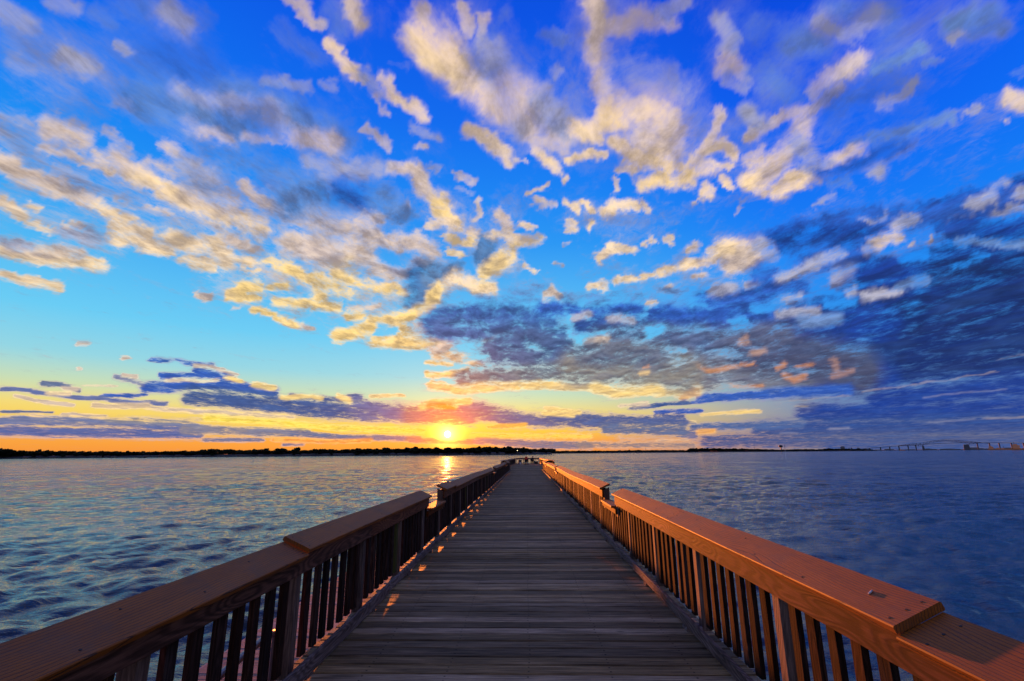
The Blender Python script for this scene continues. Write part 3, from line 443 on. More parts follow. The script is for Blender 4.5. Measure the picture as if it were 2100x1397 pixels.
alpha = t.m('ADD', t.m('MULTIPLY', crisp, t.m('SUBTRACT', 1., hi)), t.m('MULTIPLY', soft, hi))
# shaded hollows and sun-side edges inside the cloud
rel = t.m('MULTIPLY', t.m('SUBTRACT', N2, N1), t.mr(z_, .05, .3, .5, 2.0))
N4 = t.noise(t.vm('ADD', qw, (11., 2., 0)), 4.2, 6, .6, .4)
shade = t.mr(t.m('SUBTRACT', t.m('ADD', N4, t.m('MULTIPLY', x, .10)), t.m('MULTIPLY', rel, .5)), .42, .86, 0, .58)
cs = t.mix(shade, CC, t.vm('ADD', t.vm('MULTIPLY', CC, (.42, .42, .52)), (.018, .030, .085)))
edge = t.mr(x, .95, .35, 0, .20)
cs = t.mix(edge, cs, t.vm('ADD', t.vm('SCALE', CC, sc=1.15), (.02,.03,.04)))
lum = t.m('MAXIMUM', t.m('MINIMUM', t.m('ADD', 1., rel), 1.22), .72)
# thin places of the heavy cloud let more sky light through
cs = t.vm('ADD', cs, t.vm('SCALE', (.014, .040, .085), sc=t.m('MULTIPLY', t.mr(N3, .47, .70), t.mr(z_, .03, .5, .55, .8))))
rim = t.m('MULTIPLY', t.mr(x, .30, .50), t.mr(x, .82, .55))
cs = t.vm('ADD', cs, t.vm('SCALE', (.85, .52, .24), sc=t.m('MULTIPLY', rim, t.m('MULTIPLY', t.mr(z_, .30, .06, 0, .55), t.mr(sp.outputs[0], .62, .15)))))
# low sun shining through the cloud round it
sdc = t.m('MULTIPLY', t.m('ARCCOSINE', t.m('MINIMUM', t.vm('DOT_PRODUCT', pos, tuple(DISC)), .9999999)), 180/math.pi)
gl = t.vm('ADD', t.vm('SCALE', (1.0, .20, .015), sc=t.m('MULTIPLY', t.m('EXPONENT', t.m('MULTIPLY', sdc, -.30)), 2.0)), t.vm('SCALE', (1.0, .6, .08), sc=t.m('MULTIPLY', t.m('EXPONENT', t.m('MULTIPLY', sdc, -1.6)), 2.5)))
gw = t.m('EXPONENT', t.m('MULTIPLY', sdc, -.30))
cs = t.vm('ADD', t.vm('MULTIPLY', cs, t.mix(gw, (1,1,1), (1.,.45,.12))), gl)
ccol = t.vm('SCALE', cs, sc=t.m('MULTIPLY', lum, 1/EXPO))
em = t.n('ShaderNodeEmission', i_0=ccol, i_1=1.0); tr = t.n('ShaderNodeBsdfTransparent')
mx = t.n('ShaderNodeMixShader', i_0=t.m('MULTIPLY', alpha, .985), i_1=tr.outputs[0], i_2=em.outputs[0])
t.n('ShaderNodeOutputMaterial', i_0=mx.outputs[0])
mc.cycles.emission_sampling = 'NONE'
me.polygons.foreach_set('use_smooth', [True]*len(me.polygons))
sky_o = obj('sky', me, mc); tag(sky_o, kind='structure')

# ------------------------------------------------------------------ water
WZ = -1.25
def make_water():
    ang = np.radians(np.concatenate([np.arange(-180,-64,3.), np.arange(-64,64,.16), np.arange(64,181,3.)]))
    r = np.concatenate([[.0,.6,1.2], 1.8*np.exp(np.linspace(0, math.log(13900/1.8), 1150))])
    A, R_ = np.meshgrid(ang, r)
    X = np.sin(A)*R_; Y = np.cos(A)*R_
    dr = np.gradient(r)[:, None]*np.ones_like(A); dt = R_*math.radians(.16)
    sp_ = np.maximum(dr, dt)
    Z = np.zeros_like(X); QX = np.zeros_like(X); QY = np.zeros_like(X)
    g = np.random.default_rng(3)
    for k in range(110):
        lam = .28*(16/.28)**(g.random()**1.35); th = math.radians(-12)+g.normal()*.62
        kx, ky = math.sin(th)*2*math.pi/lam, math.cos(th)*2*math.pi/lam
        amp = .0070*lam**.75*(1. if lam < .9 else (.9/lam)**.7)
        att = np.clip((lam/sp_-2.2)/3., 0, 1)
        ph = kx*X+ky*Y+g.random()*6.283
        Z += amp*att*(np.sin(ph)+.22*np.sin(2*ph+1.57)); QX -= .7*amp*att*np.cos(ph)*math.sin(th); QY -= .7*amp*att*np.cos(ph)*math.cos(th)
    gust = 1+.45*(vnoise(X+900, Y+900, 14, 21))*2
    co = np.stack([X+QX, Y+QY, WZ+Z*gust], -1).reshape(-1, 3)
    nr, nc = X.shape; idx = np.arange(X.size).reshape(nr, nc)
    q = np.stack([idx[:-1,:-1], idx[1:,:-1], idx[1:,1:], idx[:-1,1:]], -1).reshape(-1, 4)
    me = npmesh('water', co, q); me.polygons.foreach_set('use_smooth', [True]*len(me.polygons))
    return me
mw, t = newmat('water')
tc = t.n('ShaderNodeTexCoord').outputs['Object']
rotm = t.n('ShaderNodeMapping', i_Vector=tc); rotm.inputs['Rotation'].default_value = (0,0,math.radians(12)); rotm.inputs['Scale'].default_value = (.38,1,1)
n1 = t.noise(rotm.outputs[0], 3.6, 5, .62, .4)
n2 = t.noise(rotm.outputs[0], .95, 6, .66, .5)
n3 = t.noise(rotm.outputs[0], .13, 3, .5, .3)
dist = t.vm('LENGTH', tc)
farw = t.mr(dist, 4, 60)
gst = t.m('ADD', .45, t.m('MULTIPLY', t.noise(tc, .07, 3, .6), 1.1))
h = t.m('ADD', t.m('MULTIPLY', t.m('MULTIPLY', n3, t.mr(dist, 25, 180)), 2.4), t.m('ADD', t.m('MULTIPLY', n1, .045), t.m('MULTIPLY', t.m('MULTIPLY', n2, farw), .42)))
bpn = t.n('ShaderNodeBump', i_Distance=1.0, i_Height=h); t.put(bpn.inputs['Strength'], t.m('MULTIPLY', gst, .95))
b = t.n('ShaderNodeBsdfPrincipled', i_Base_Color=(.002,.020,.028,1), i_IOR=1.45)
t.put(b.inputs['Roughness'], t.mr(dist, 5, 200, .035, .085, False)); t.put(b.inputs['Normal'], bpn.outputs[0])
t.n('ShaderNodeOutputMaterial', i_0=b.outputs[0])
tag(obj('water', make_water(), mw), kind='structure')
mb = MB(); mb.add([(-15000,-15000,-9),(15000,-15000,-9),(15000,15000,-9),(-15000,15000,-9)], [(0,1,2,3)])
tag(mb.build('seabed', simple('seabed_mud', (.02,.02,.015), .9, nscale=.2)), kind='structure')

# ------------------------------------------------------------------ pier deck
pier = empty('wooden_pier', (0,0,0)); tag(pier, 'long pier of weathered dark cross planks running out over the water', 'pier')
XL, XR = -1.70, 1.505                      # inner cap edges of the two railings
PEND = 85.
def headw(y):   # half widths of the pier head
    t = (y-50)/(PEND-50); return -2.62+t*.62+.03, 2.66-t*.60
def make_deck():
    vs = []; fs = []; rn = []; uv = []
    y = -7.; n = 0
    while y < PEND+.3:
        wv = .145+random.uniform(-.002,.002); gp = random.uniform(.010,.019)
        if y < 49.6: x0, x1 = XL-.17, XR+.17
        else: a, b_ = headw(y); x0, x1 = a-.15, b_+.15
        x0 += random.uniform(-.012,.012); x1 += random.uniform(-.012,.012)
        dz = random.uniform(-.0025,.0025); tl = random.uniform(-.003,.003); c = .008
        prof = [(y,-.038),(y+wv,-.038),(y+wv,-c),(y+wv-c,0),(y+c,0),(y,-c)]
        segs = 6 if y < 14 else 1; r = random.random(); base = len(vs)
        wig = [random.uniform(-.0022,.0022) for _ in range(segs+1)]
        for k in range(segs+1):
            xx = x0+(x1-x0)*k/segs
            for py, pz in prof:
                zz = pz+dz+tl*((py-y)/wv-.5)*2+wig[k]
                vs.append((xx, py, zz+SAG*py)); rn.append(r); uv.append((xx, py-y))
        m = 6
        fs.append(tuple(base+i for i in range(m))[::-1]); fs.append(tuple(base+segs*m+i for i in range(m)))
        for k in range(segs):
            for i in range(m):
                j = (i+1) % m; fs.append((base+k*m+i, base+k*m+j, base+(k+1)*m+j, base+(k+1)*m+i))
        y += wv+gp
    me = bpy.data.meshes.new('deck_planks'); me.from_pydata(vs, [], fs)
    a = me.attributes.new('rnd', 'FLOAT', 'POINT'); a.data.foreach_set('value', rn)
    ul = me.uv_layers.new(name='UVMap'); li = np.empty(len(me.loops), dtype=np.int32); me.loops.foreach_get('vertex_index', li)
    ul.data.foreach_set('uv', np.array(uv, dtype=np.float32)[li].ravel())
    bm = bmesh.new(); bm.from_mesh(me); bmesh.ops.recalc_face_normals(bm, faces=bm.faces); bm.to_mesh(me); bm.free()
    return me
obj('deck_planks', make_deck(), M_deck, pier)
mb = MB()
for x in (XL-.02, -1.2, -.6, 0., .6, 1.2, XR+.02): mb.box(x-.03, x+.03, -7, 49.8, -.30, -.042)
for x in (-2.0, -1.2, -.4, .4, 1.2, 2.0): mb.box(x-.03, x+.03, 50.0, PEND, -.30, -.042)
mb.build('joist', M_post, pier, sag=True)
rim = MB(); rim.box(XL-.16, XL-.125, -7, 49.6, -.34, -.045); rim.box(XR+.125, XR+.16, -7, 49.6, -.34, -.045)
rim.build('rim_board', M_curb, pier, sag=True)
pile0 = None
for yy in range(-4, 86, 5):
    for x in ((-1.55, 1.4) if yy < 50 else (-1.9, 1.9)):
        if pile0 is None:
            mb = MB(); mb.tube([(0,0,-9),(0,0,-.46)], [.17,.15], 12); pile0 = mb.build('pile', M_post, pier, smooth=True, loc=(x, yy, 0))
        else:
            p_ = pile0.copy(); COL.objects.link(p_); p_.parent = pier; p_.location = (x, yy, SAG*yy)
for yy in range(-4, 86, 5):
    hx = 1.75 if yy < 50 else 2.1
    mb = MB(); mb.box(-hx, hx, yy-.12, yy+.12, -.46, -.305); mb.build('cross_beam', M_post, pier, sag=True)

# ------------------------------------------------------------------ railings
CW, CH, CT = .215, .096, .036         # cap: horizontal run, rise, thickness
ZI = .856
SP = 1.525
def wob(side):
    return lambda y: (.010*math.sin(y*.55+side*1.3)+.012*math.sin(y*.23+side))*max(0, min(1, (y-9)/6))
def cap_profile(side, xin, dz=0., zi=ZI, flat=False, th=CT):
    rise = 0 if flat else CH
    a = Vector((xin, zi+dz)); b = Vector((xin+side*CW, zi+rise+dz)); u = (b-a).normalized()
    n = Vector((-u.y, u.x))*side
    if n.y < 0: n = -n
    c = .005
    o = [a+u*c, b-u*c, b-n*c, b-n*(th-c), b-n*th-u*c, a-n*th+u*c, a-n*(th-c), a-n*c]
    return [(p.x, p.y) for p in o]
screw_mesh = None
def railing(side, xin, name, label, cap_runs, notches, y_post0, Y1):
    """side -1 left, +1 right. cap_runs: (y0, y1, raise, screws); notches: (y0, y1)"""
    root = empty(name, (xin, 0, 0)); tag(root, label, 'railing')
    global screw_mesh
    def part(nm, mb, mat, **kw):
        o = mb.build(nm, mat, root, sag=True, wob=wob(side), **kw); o.location = (-xin, 0, 0); return o
    s = side; W = wob(side)
    def X(a): return xin+s*a
    def xr(a, b): return (min(X(a), X(b)), max(X(a), X(b)))
    for y0, y1, dz, nsc in cap_runs:
        mb = MB(); mb.prism(cap_profile(s, xin, dz), y0, y1, 1, seg=max(1, int((y1-y0)/.6)))
        cb = part('cap_board', mb, M_cap)
        if nsc:
            u = Vector((s*CW, CH)).normalized()
            for yy, ts in nsc:
                for tt in ts:
                    if screw_mesh is None:
                        q_ = MB(); q_.tube([(0,0,-.002),(0,0,.0012)], .0062, 10); screw_mesh = q_.mesh('screw'); screw_mesh.materials.append(M_screw)
                    sc_ = obj('screw', screw_mesh, None, cb)
                    yj = yy+random.uniform(-.006,.006)
                    sc_.location = (xin+s*CW*tt, yj, ZI+dz+CH*tt+SAG*yj+W(yj)+.0004); sc_.rotation_euler = (0, -math.atan2(CH, CW)*s, 0)
    def inn(y): return any(a-.02 <= y <= b+.02 for a, b in notches)
    # aprons
    highs = []; last = cap_runs[0][0]
    for a, b in notches: highs.append((last, a)); last = b
    highs.append((last, Y1))
    for a, b in highs:
        y = a
        while y < b-.05:
            ye = min(y+(3.66 if y > a or a > 0 else 4.9), b)
            if b-ye < .8: ye = b
            mb = MB(); x0, x1 = xr(.052, .088); mb.box(x0, x1, y+.002, ye-.002, .712, .852, c=.003); part('apron_board', mb, M_apron)
            mb = MB(); x0, x1 = xr(.150, .186); mb.box(x0, x1, y+.002, ye-.002, .74, .878, c=.003); part('outer_board', mb, M_curb)
            y = ye
    for a, b in notches:
        mb = MB(); mb.prism(cap_profile(s, xin, 0, .675, True), a+.10, b-.10, 1); part('low_cap_board', mb, M_cap)
        mb = MB(); x0, x1 = xr(.052, .088); mb.box(x0, x1, a-.03, b+.03, .548, .636, c=.003); part('low_apron_board', mb, M_apron)
        for y0, y1 in ((a-.0, a+.10), (b-.10, b+.0)):
            mb = MB()      # closing block under the sloping cap
            pr = [(X(.088), .50), (X(.20), .50), (X(.20), ZI+CH-.045), (X(.088), ZI-.002)]
            mb.prism(pr, y0-.06 if y0 < a+.05 else y0+.06, y1-.04 if y0 < a+.05 else y1+.04, 1); part('end_block', mb, M_post)
    # curb on blocks
    y = -6.2
    while y < Y1:
        ye = min(y+3.05, Y1); mb = MB(); x0, x1 = xr(-.058, -.018); mb.box(x0, x1, y+.003, ye-.003, .014 if (side < 0 and y < 5.5) else .036, .126, c=.004); part('curb_board', mb, M_curb); y = ye
    # posts, blocks, balusters
    bal = None; post = None; blk = None; cnt = 0; rest = MB()
    py = y_post0
    while py > -1.5: py -= SP
    while py < Y1+.01:
        if not inn(py):
            if post is None:
                mb = MB(); x0, x1 = xr(.089, .178); mb.box(x0-xin, x1-xin, -.0445, .0445, -.36, .80, c=.004); post = mb.build('post', M_post, root, loc=(0, py, SAG*py))
            else:
                p_ = post.copy(); COL.objects.link(p_); p_.parent = root; p_.location = (0, py, SAG*py+W(py))
        else:
            mb = MB(); x0, x1 = xr(.089, .178); mb.box(x0-xin, x1-xin, -.0445, .0445, -.36, .612, c=.004); mb.build('low_post', M_post, root, loc=(0, py, SAG*py+W(py)))
        if blk is None:
            mb = MB(); x0, x1 = xr(-.060, .088); mb.box(x0-xin, x1-xin, -.06, .06, 0.002, .035); blk = mb.build('spacer_block', M_curb, root, loc=(0, py, SAG*py))
        else:
            p_ = blk.copy(); COL.objects.link(p_); p_.parent = root; p_.location = (0, py, SAG*py+W(py))
        for k in range(1, 8):
            yb = py+k*SP/8+random.uniform(-.006,.006)
            if yb > Y1-.04: break
            zt = .61 if any(a+.03 <= yb <= b-.03 for a, b in notches) else .80
            lx = random.uniform(-.003,.003)
            if cnt < 100 and yb > .9:
                if bal is None:
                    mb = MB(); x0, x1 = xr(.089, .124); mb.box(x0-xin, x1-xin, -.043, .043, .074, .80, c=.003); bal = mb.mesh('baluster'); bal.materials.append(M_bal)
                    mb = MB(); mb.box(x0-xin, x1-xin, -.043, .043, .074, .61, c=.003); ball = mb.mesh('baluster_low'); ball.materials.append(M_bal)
                o = obj('baluster', bal if zt > .7 else ball, None, root); o.location = (lx, yb, SAG*yb+W(yb)); o.rotation_euler = (random.uniform(-.009,.009), 0, random.uniform(-.06,.06)); cnt += 1
            elif yb > .9:
                x0, x1 = xr(.089, .124); rest.box(x0, x1, yb-.043, yb+.043, .074, zt)
        py += SP
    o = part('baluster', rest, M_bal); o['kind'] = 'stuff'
    # brackets under the cap at the ends near the camera
    return root
e3 = (.16, .5, .82)
def scr(y0, y1, mids): return [(y0+.055, e3), (y1-.055, e3)]+[(m_, (tt,)) for m_, tt in mids]
RS = .0372
runsL = [(-3., 3.88, 0, scr(-3, 3.885, [(1.45,.5),(1.72,.35),(2.0,.2),(2.75,.3),(3.3,.7),(2.3,.75)])), (3.885, 7.03, RS, scr(3.885, 7.03, [(4.6,.2),(5.2,.8),(5.9,.25)])), (7.033, 8.72, RS, scr(7.04, 8.72, [])),
 (10.31, 11.7, RS, scr(10.31, 11.7, [])), (11.703, 14.75, 0, None), (14.753, 17.8, 0, None), (17.803, 21.4, 0, None), (21.403, 25.2, 0, None), (26.8, 31., 0, None), (31.003, 35.2, 0, None), (35.203, 40.3, 0, None), (41.8, 44.9, .03, None), (44.903, 48.6, .0, None)]
runsR = [(-3., 2.212, 0, scr(-3, 2.15, [])), (2.218, 5.49, RS, scr(2.218, 5.49, [(2.95,.2),(3.55,.25),(3.9,.72),(4.6,.3),(4.95,.7)])), (5.493, 7.22, RS, scr(5.5, 7.22, [(6.2,.4)])), (7.223, 8.93, RS, scr(7.23, 8.93, [])),
 (10.35, 12.62, RS, scr(10.35, 12.62, [])), (12.623, 14.66, RS, None), (14.663, 17.0, RS, None), (17.003, 19.3, RS, None), (19.303, 22.3, RS, None), (22.303, 25.9, RS, None), (27.4, 31., .0, None), (31.003, 35.2, 0, None), (35.203, 40.2, 0, None), (41.7, 44.9, .03, None), (44.903, 48.6, .0, None)]
railing(-1, XL, 'wooden_railing', "shaded slatted wooden railing with sloping brown cap along the pier's left edge", runsL, [(8.72,10.31),(25.2,26.8),(40.3,41.8)], 3.93, 48.6)
railing(1, XR, 'wooden_railing', "slatted wooden railing along the pier's right edge, boards glowing orange in the low sun", runsR, [(8.93,10.35),(25.9,27.4),(40.2,41.7)], 3.40, 48.6)

# railing round the pier head: a chain of straight runs
def head_railing():
    root = empty('wooden_railing', (0, 67, SAG*67)); tag(root, 'far railing enclosing the wider head of the pier where two people sit', 'railing')
    def run(p, q_, inward):
        p = Vector(p); q_ = Vector(q_); d_ = (q_-p); L = d_.length; d_.normalize(); n_ = Vector(inward).normalized()
        def P(u, v, z): 
            c = p+d_*u+n_*v; return (c.x, c.y-67, z+SAG*(c.y-67))
        def pz(mb, u0, u1, prof):
            k = len(prof); vs = [P(u0, v, z) for v, z in prof]+[P(u1, v, z) for v, z in prof]
            mb.add(vs, [tuple(range(k)), tuple(range(k, 2*k))]+[(i, i+k, (i+1) % k+k, (i+1) % k) for i in range(k)])
        u = 0; 
        while u < L-.3:
            ue = min(u+3.66, L)
            mb = MB(); pz(mb, u+.003, ue-.003, [(0, ZI), (0, ZI-CT), (-CW, ZI+CH-CT), (-CW, ZI+CH)]); mb.build('cap_board', M_cap, root)
            mb = MB(); pz(mb, u+.003, ue-.003, [(-.052, .712), (-.052, .84), (-.088, .85), (-.088, .712)]); mb.build('apron_board', M_apron, root)
            mb = MB(); pz(mb, u+.003, ue-.003, [(-.05, .04), (-.05, .13), (-.087, .13), (-.087, .04)]); mb.build('curb_board', M_curb, root)
            u = ue
        n = max(1, round(L/1.525)); 
        for k in range(n+1):
            uc = L*k/n; mb = MB(); pz(mb, uc-.045, uc+.045, [(-.089, -.3), (-.089, .80), (-.178, .80), (-.178, -.3)]); mb.build('post', M_post, root)
        m = MB(); front = abs(d_.x) > .9 and L > 2
        nb = int(L/(.30 if front else .19))
        for k in range(1, nb):
            uc = L*k/nb; hw = .018 if front else .038; pz(m, uc-hw, uc+hw, [(-.089, .045), (-.089, .8), (-.121, .8), (-.121, .045)])
        return m
    allb = MB()
    aL, aR = headw(50.3); bL, bR = headw(PEND)
    for p, q_, i_ in (((XL-.1, 50.25), (aL, 50.25), (0, 1)), ((XR+.1, 50.25), (aR, 50.25), (0, 1)), ((aL, 50.3), (bL, PEND), (1, 0)), ((aR, 50.3), (bR, PEND), (-1, 0)), ((bL, PEND), (bR, PEND), (0, -1))):
        m = run(p, q_, i_); b0 = len(allb.v); allb.v += m.v; allb.f += [tuple(i+b0 for i in f) for f in m.f]; allb.r += m.r; allb.mi += m.mi
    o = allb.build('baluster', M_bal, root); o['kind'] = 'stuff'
head_railing()

# cigarette butt on the right cap
tq = .54; cy = 2.50
ci = empty('cigarette_butt', (XR+CW*tq, cy, ZI+RS+CH*tq+SAG*cy+.0045), math.radians(-62)); tag(ci, 'small white cigarette end lying on the sloping brown cap of the right railing', 'cigarette')
ci.rotation_euler = (0, -math.atan2(CH, CW), math.radians(0))
mb = MB(); mb.tube([(-.012,-.004,0),(.008,.003,0)], .0042, 10); mb.build('paper', simple('cig_paper', (.62,.60,.56), .8), ci, smooth=True)
mb = MB(); mb.tube([(.008,.003,0),(.016,.0057,0)], .0040, 10); mb.build('filter', simple('cig_ash', (.35,.32,.30), .9), ci, smooth=True)

# ------------------------------------------------------------------ low dock at the left, with its pipe hoop
dock = empty('floating_dock', (-2.9, 5, -.80)); tag(dock, 'low landing dock of reddish planks beside the left railing, just above the water', 'dock')
mb = MB(); y = -4.
while y < 13.2:
    mb.box(-.92, .98, y-5, y+.135-5, -.035, random.uniform(-.002,.002), c=.003); y += .14
mb.build('deck_planks', M_dock, dock)
mb = MB(); mb.box(-.96, -.922, -9, 8.2, -.16, -.01); mb.box(.982, 1.02, -9, 8.2, -.16, -.01); mb.box(-.92, .98, 8.205, 8.24, -.16, -.01); mb.build('fascia_board', M_dock, dock)
mb = MB()
for yy in (-7., -4., -1., 2., 5., 7.5): mb.box(-.8, .85, yy, yy+.9, -.42, -.165)
mb.build('float', M_black, dock)
hp = empty('pipe_handrail', (-2.6, 4.6, -.80)); tag(hp, 'bent dark metal pipe handrail rising from the low dock behind the left railing', 'handrail')
M_pipe = simple('pipe_metal', (.16,.17,.18), .38, .7, nscale=20)
pts = [(0,-.75,0),(0,-.75,.45)]+[(0, -.75+.12*(1-math.cos(a_)), .45+.12*math.sin(a_)*1.0) for a_ in np.linspace(.3, 1.57, 5)]+[(0,-.3,.60),(0,.1,.63),(0,.55,.66),(0,.62,.655),(0,.68,.61),(0,.70,.54),(0,.70,0)]
mb = MB(); mb.tube(pts, .034, 12); mb.build('pipe', M_pipe, hp, smooth=True)
for yy in (-.75, .70):
    mb = MB(); mb.tube([(0,yy,0),(0,yy,.012)], .06, 16); mb.build('base_flange', M_pipe, hp, smooth=False)

# ------------------------------------------------------------------ people and their things at the pier head
M_skin = simple('skin', (.30,.16,.10), .6); M_hair = simple('dark_hair', (.012,.009,.007), .7)
M_red = simple('red_fabric', (.55,.02,.02), .85, nscale=30); M_dark = simple('dark_fabric', (.02,.02,.025), .9, nscale=30)
M_white = simple('white_plastic', (.65,.66,.66), .5, nscale=10)
def skinned(name, chain, mat, parent, sub=2):
    """chain: vertices (x,y,z,r) and edges; one continuous skinned surface"""
    vs, es = chain
    me = bpy.data.meshes.new(name); me.from_pydata([v[:3] for v in vs], es, [])
    o = obj(name, me, mat, parent)
    bm = bmesh.new(); bm.from_mesh(me); lay = bm.verts.layers.skin.verify(); bm.verts.ensure_lookup_table()
    for v, d_ in zip(bm.verts, vs):
        v[lay].radius = (d_[3], d_[4] if len(d_) > 4 else d_[3]); 
    bm.verts[0][lay].use_root = True; bm.to_mesh(me); bm.free()
    m1 = o.modifiers.new('skin', 'SKIN'); m1.use_smooth_shade = True; m2 = o.modifiers.new('sub', 'SUBSURF'); m2.levels = sub; m2.render_levels = sub
    return o
def seated_person(loc, rz, label, shirt, lean=0.):
    """seated, facing +y locally, seat at .43"""
    root = empty('person', loc, rz); tag(root, label, 'person')
    L = lean
    vs = [(0,0,.50,.13,.10),(0,.03+L*.1,.66,.125,.095),(0,.03+L*.25,.84,.145,.10),(0,.03+L*.4,.98,.10,.075),(0,.05+L*.48,1.06,.05),(0,.08+L*.55,1.13,.07,.085),(0,.08+L*.6,1.22,.075,.09)]
    es = [(i, i+1) for i in range(6)]
    body = list(vs)
    for s in (-1, 1):
        b = len(body); body += [(s*.09,.05,.48,.085),(s*.13,.24,.50,.080),(s*.15,.44,.50,.062),(s*.15,.47,.30,.052),(s*.15,.45,.10,.040),(s*.155,.50,.05,.038),(s*.16,.60,.035,.030)]
        es += [(0, b)]+[(b+k, b+k+1) for k in range(6)]
        b = len(body); body += [(s*.18,.03+L*.4,.95,.058),(s*.23,.02+L*.35,.82,.048),(s*.25,.03+L*.3,.70,.040),(s*.22,.16+L*.4,.66,.034),(s*.17,.29+L*.4,.66,.028),(s*.15,.36+L*.4,.655,.032,.018)]
        es += [(3, b)]+[(b+k, b+k+1) for k in range(5)]
    bo = skinned('body', (body, es), M_skin, root)
    # clothing shells
    sh = [(0,0,.47,.150,.120),(0,.03+L*.1,.66,.140,.108),(0,.03+L*.25,.84,.160,.112),(0,.03+L*.4,.985,.115,.085)]
    se = [(0,1),(1,2),(2,3)]
    for s in (-1, 1):
        b = len(sh); sh += [(s*.18,.03+L*.4,.955,.070),(s*.235,.02+L*.35,.82,.060),(s*.255,.03+L*.3,.70,.052),(s*.22,.15+L*.4,.66,.044)]
        se += [(3, b)]+[(b+k, b+k+1) for k in range(3)]
    skinned('jacket', (sh, se), shirt, root)
    tr_ = [(0,0,.47,.145,.11)]; te = []
    for s in (-1, 1):
        b = len(tr_); tr_ += [(s*.09,.05,.48,.097),(s*.13,.24,.50,.092),(s*.15,.44,.50,.074),(s*.15,.47,.30,.064),(s*.15,.45,.12,.055)]
        te += [(0, b)]+[(b+k, b+k+1) for k in range(4)]
    skinned('trousers', (tr_, te), M_dark, root)
    mb = MB(); hy = .075+L*.6; mb.ball((0, hy-.015, 1.205), .098, 8, (.95,1.02,1.05)); mb.build('hair', M_hair, root, smooth=True)
    # nose and eyes on the far side of the head
    mb = MB(); mb.ball((0, hy+.10, 1.165), .016, 5, (.8,1.2,1.3)); mb.build('nose', M_skin, root, smooth=True)
    return root
def camp_chair(loc, rz, label):
    root = empty('camp_chair', loc, rz); tag(root, label, 'chair')
    mb = MB(); mb.box(-.25,.25,-.02,.42,.405,.42); mb.build('seat', M_dark, root)
    mb = MB(); mb.add([(-.27,-.06,.44),(.27,-.06,.44),(.27,-.16,.84),(-.27,-.16,.84),(-.27,-.045,.44),(.27,-.045,.44),(.27,-.145,.84),(-.27,-.145,.84)], [(0,1,2,3),(4,7,6,5),(0,4,5,1),(3,2,6,7),(0,3,7,4),(1,5,6,2)]); mb.build('backrest', M_dark, root)
    for sx in (-1, 1):
        mb = MB(); mb.tube([(sx*.28,.42,0),(sx*.28,.42,.40),(sx*.28,.42,.60)], .018, 8); mb.build('leg', M_black, root, smooth=True)
        mb = MB(); mb.tube([(sx*.28,-.10,0),(sx*.28,-.04,.42),(sx*.28,-.165,.86)], .020, 8); mb.build('leg', M_black, root, smooth=True)
        mb = MB(); mb.box(sx*.28-.03, sx*.28+.03, -.08, .45, .60, .625); mb.build('armrest', M_black, root)
    mb = MB(); mb.tube([(-.28,-.09,.10),(.28,-.09,.10)], .014, 8); mb.tube([(-.28,.42,.12),(.28,.42,.12)], .014, 8); mb.build('crossbar', M_black, root)
    return root
def zdeck(y): return SAG*y+.002
def standing_person(loc, rz, label, top, k=1.):
    root = empty('person', loc, rz); tag(root, label, 'person')
    q = lambda l: [(a*k, b*k, c*k)+tuple(r_*k for r_ in rr) for a, b, c, *rr in l]
    body = [(0,0,.92,.13,.10),(0,.02,1.10,.12,.09),(0,.05,1.30,.14,.10),(0,.09,1.42,.09,.07),(0,.11,1.50,.05),(0,.13,1.58,.07,.085),(0,.13,1.66,.075,.09)]; es = [(i, i+1) for i in range(6)]
    for s in (-1, 1):
        b = len(body); body += [(s*.09,0,.88,.09),(s*.11,.03,.50,.060),(s*.12,-.02,.28,.052),(s*.12,-.03,.09,.040),(s*.125,.05,.04,.038),(s*.13,.15,.03,.030)]; es += [(0,b)]+[(b+i, b+i+1) for i in range(5)]
        b = len(body); body += [(s*.19,.08,1.39,.055),(s*.25,.06,1.14,.044),(s*.26,.20,.96,.036),(s*.24,.30,.93,.034,.018)]; es += [(3,b)]+[(b+i, b+i+1) for i in range(3)]
    skinned('body', (q(body), es), M_skin, root)
    sh = [(0,0,.84,.16,.125),(0,.02,1.10,.145,.11),(0,.05,1.30,.165,.12),(0,.09,1.43,.12,.095),(0,.11,1.52,.085,.09),(0,.105,1.62,.098,.105)]; se = [(i, i+1) for i in range(5)]
    for s in (-1, 1):
        b = len(sh); sh += [(s*.19,.08,1.40,.072),(s*.255,.06,1.14,.060),(s*.265,.19,.97,.048)]; se += [(3,b),(b,b+1),(b+1,b+2)]
    skinned('jacket', (q(sh), se), top, root)
    tr_ = [(0,0,.88,.145,.115)]; te = []
    for s in (-1, 1):
        b = len(tr_); tr_ += [(s*.10,0,.80,.105),(s*.115,.03,.50,.078),(s*.125,-.02,.28,.070),(s*.125,-.03,.11,.062)]; te += [(0,b)]+[(b+i, b+i+1) for i in range(3)]
    skinned('trousers', (q(tr_), te), M_dark, root)
    return root
camp_chair((-.12, 72.6, zdeck(72.6)), 0, 'empty dark folding chair in front of the person in red, nearest on the pier head')
standing_person((-.14, 73.7, zdeck(73.7)), math.radians(8), 'person in a red hooded jacket and dark trousers standing behind the dark chair', M_red, .80)
camp_chair((.85, 81.6, zdeck(81.6)), math.radians(-35), 'dark folding chair by the end railing under the person in dark clothes')
seated_person((.80, 81.8, zdeck(81.8)), math.radians(-35), 'person in dark clothes sitting at the end railing and leaning forward', M_dark, lean=.35)
cool = empty('cooler_box', (1.45, 81.0, zdeck(81)), .2); tag(cool, 'dark cooler box on the deck right of the person in dark clothes', 'cooler')
mb = MB(); mb.box(-.30,.30,-.18,.18,0,.34,c=.02); mb.build('body', M_black, cool)
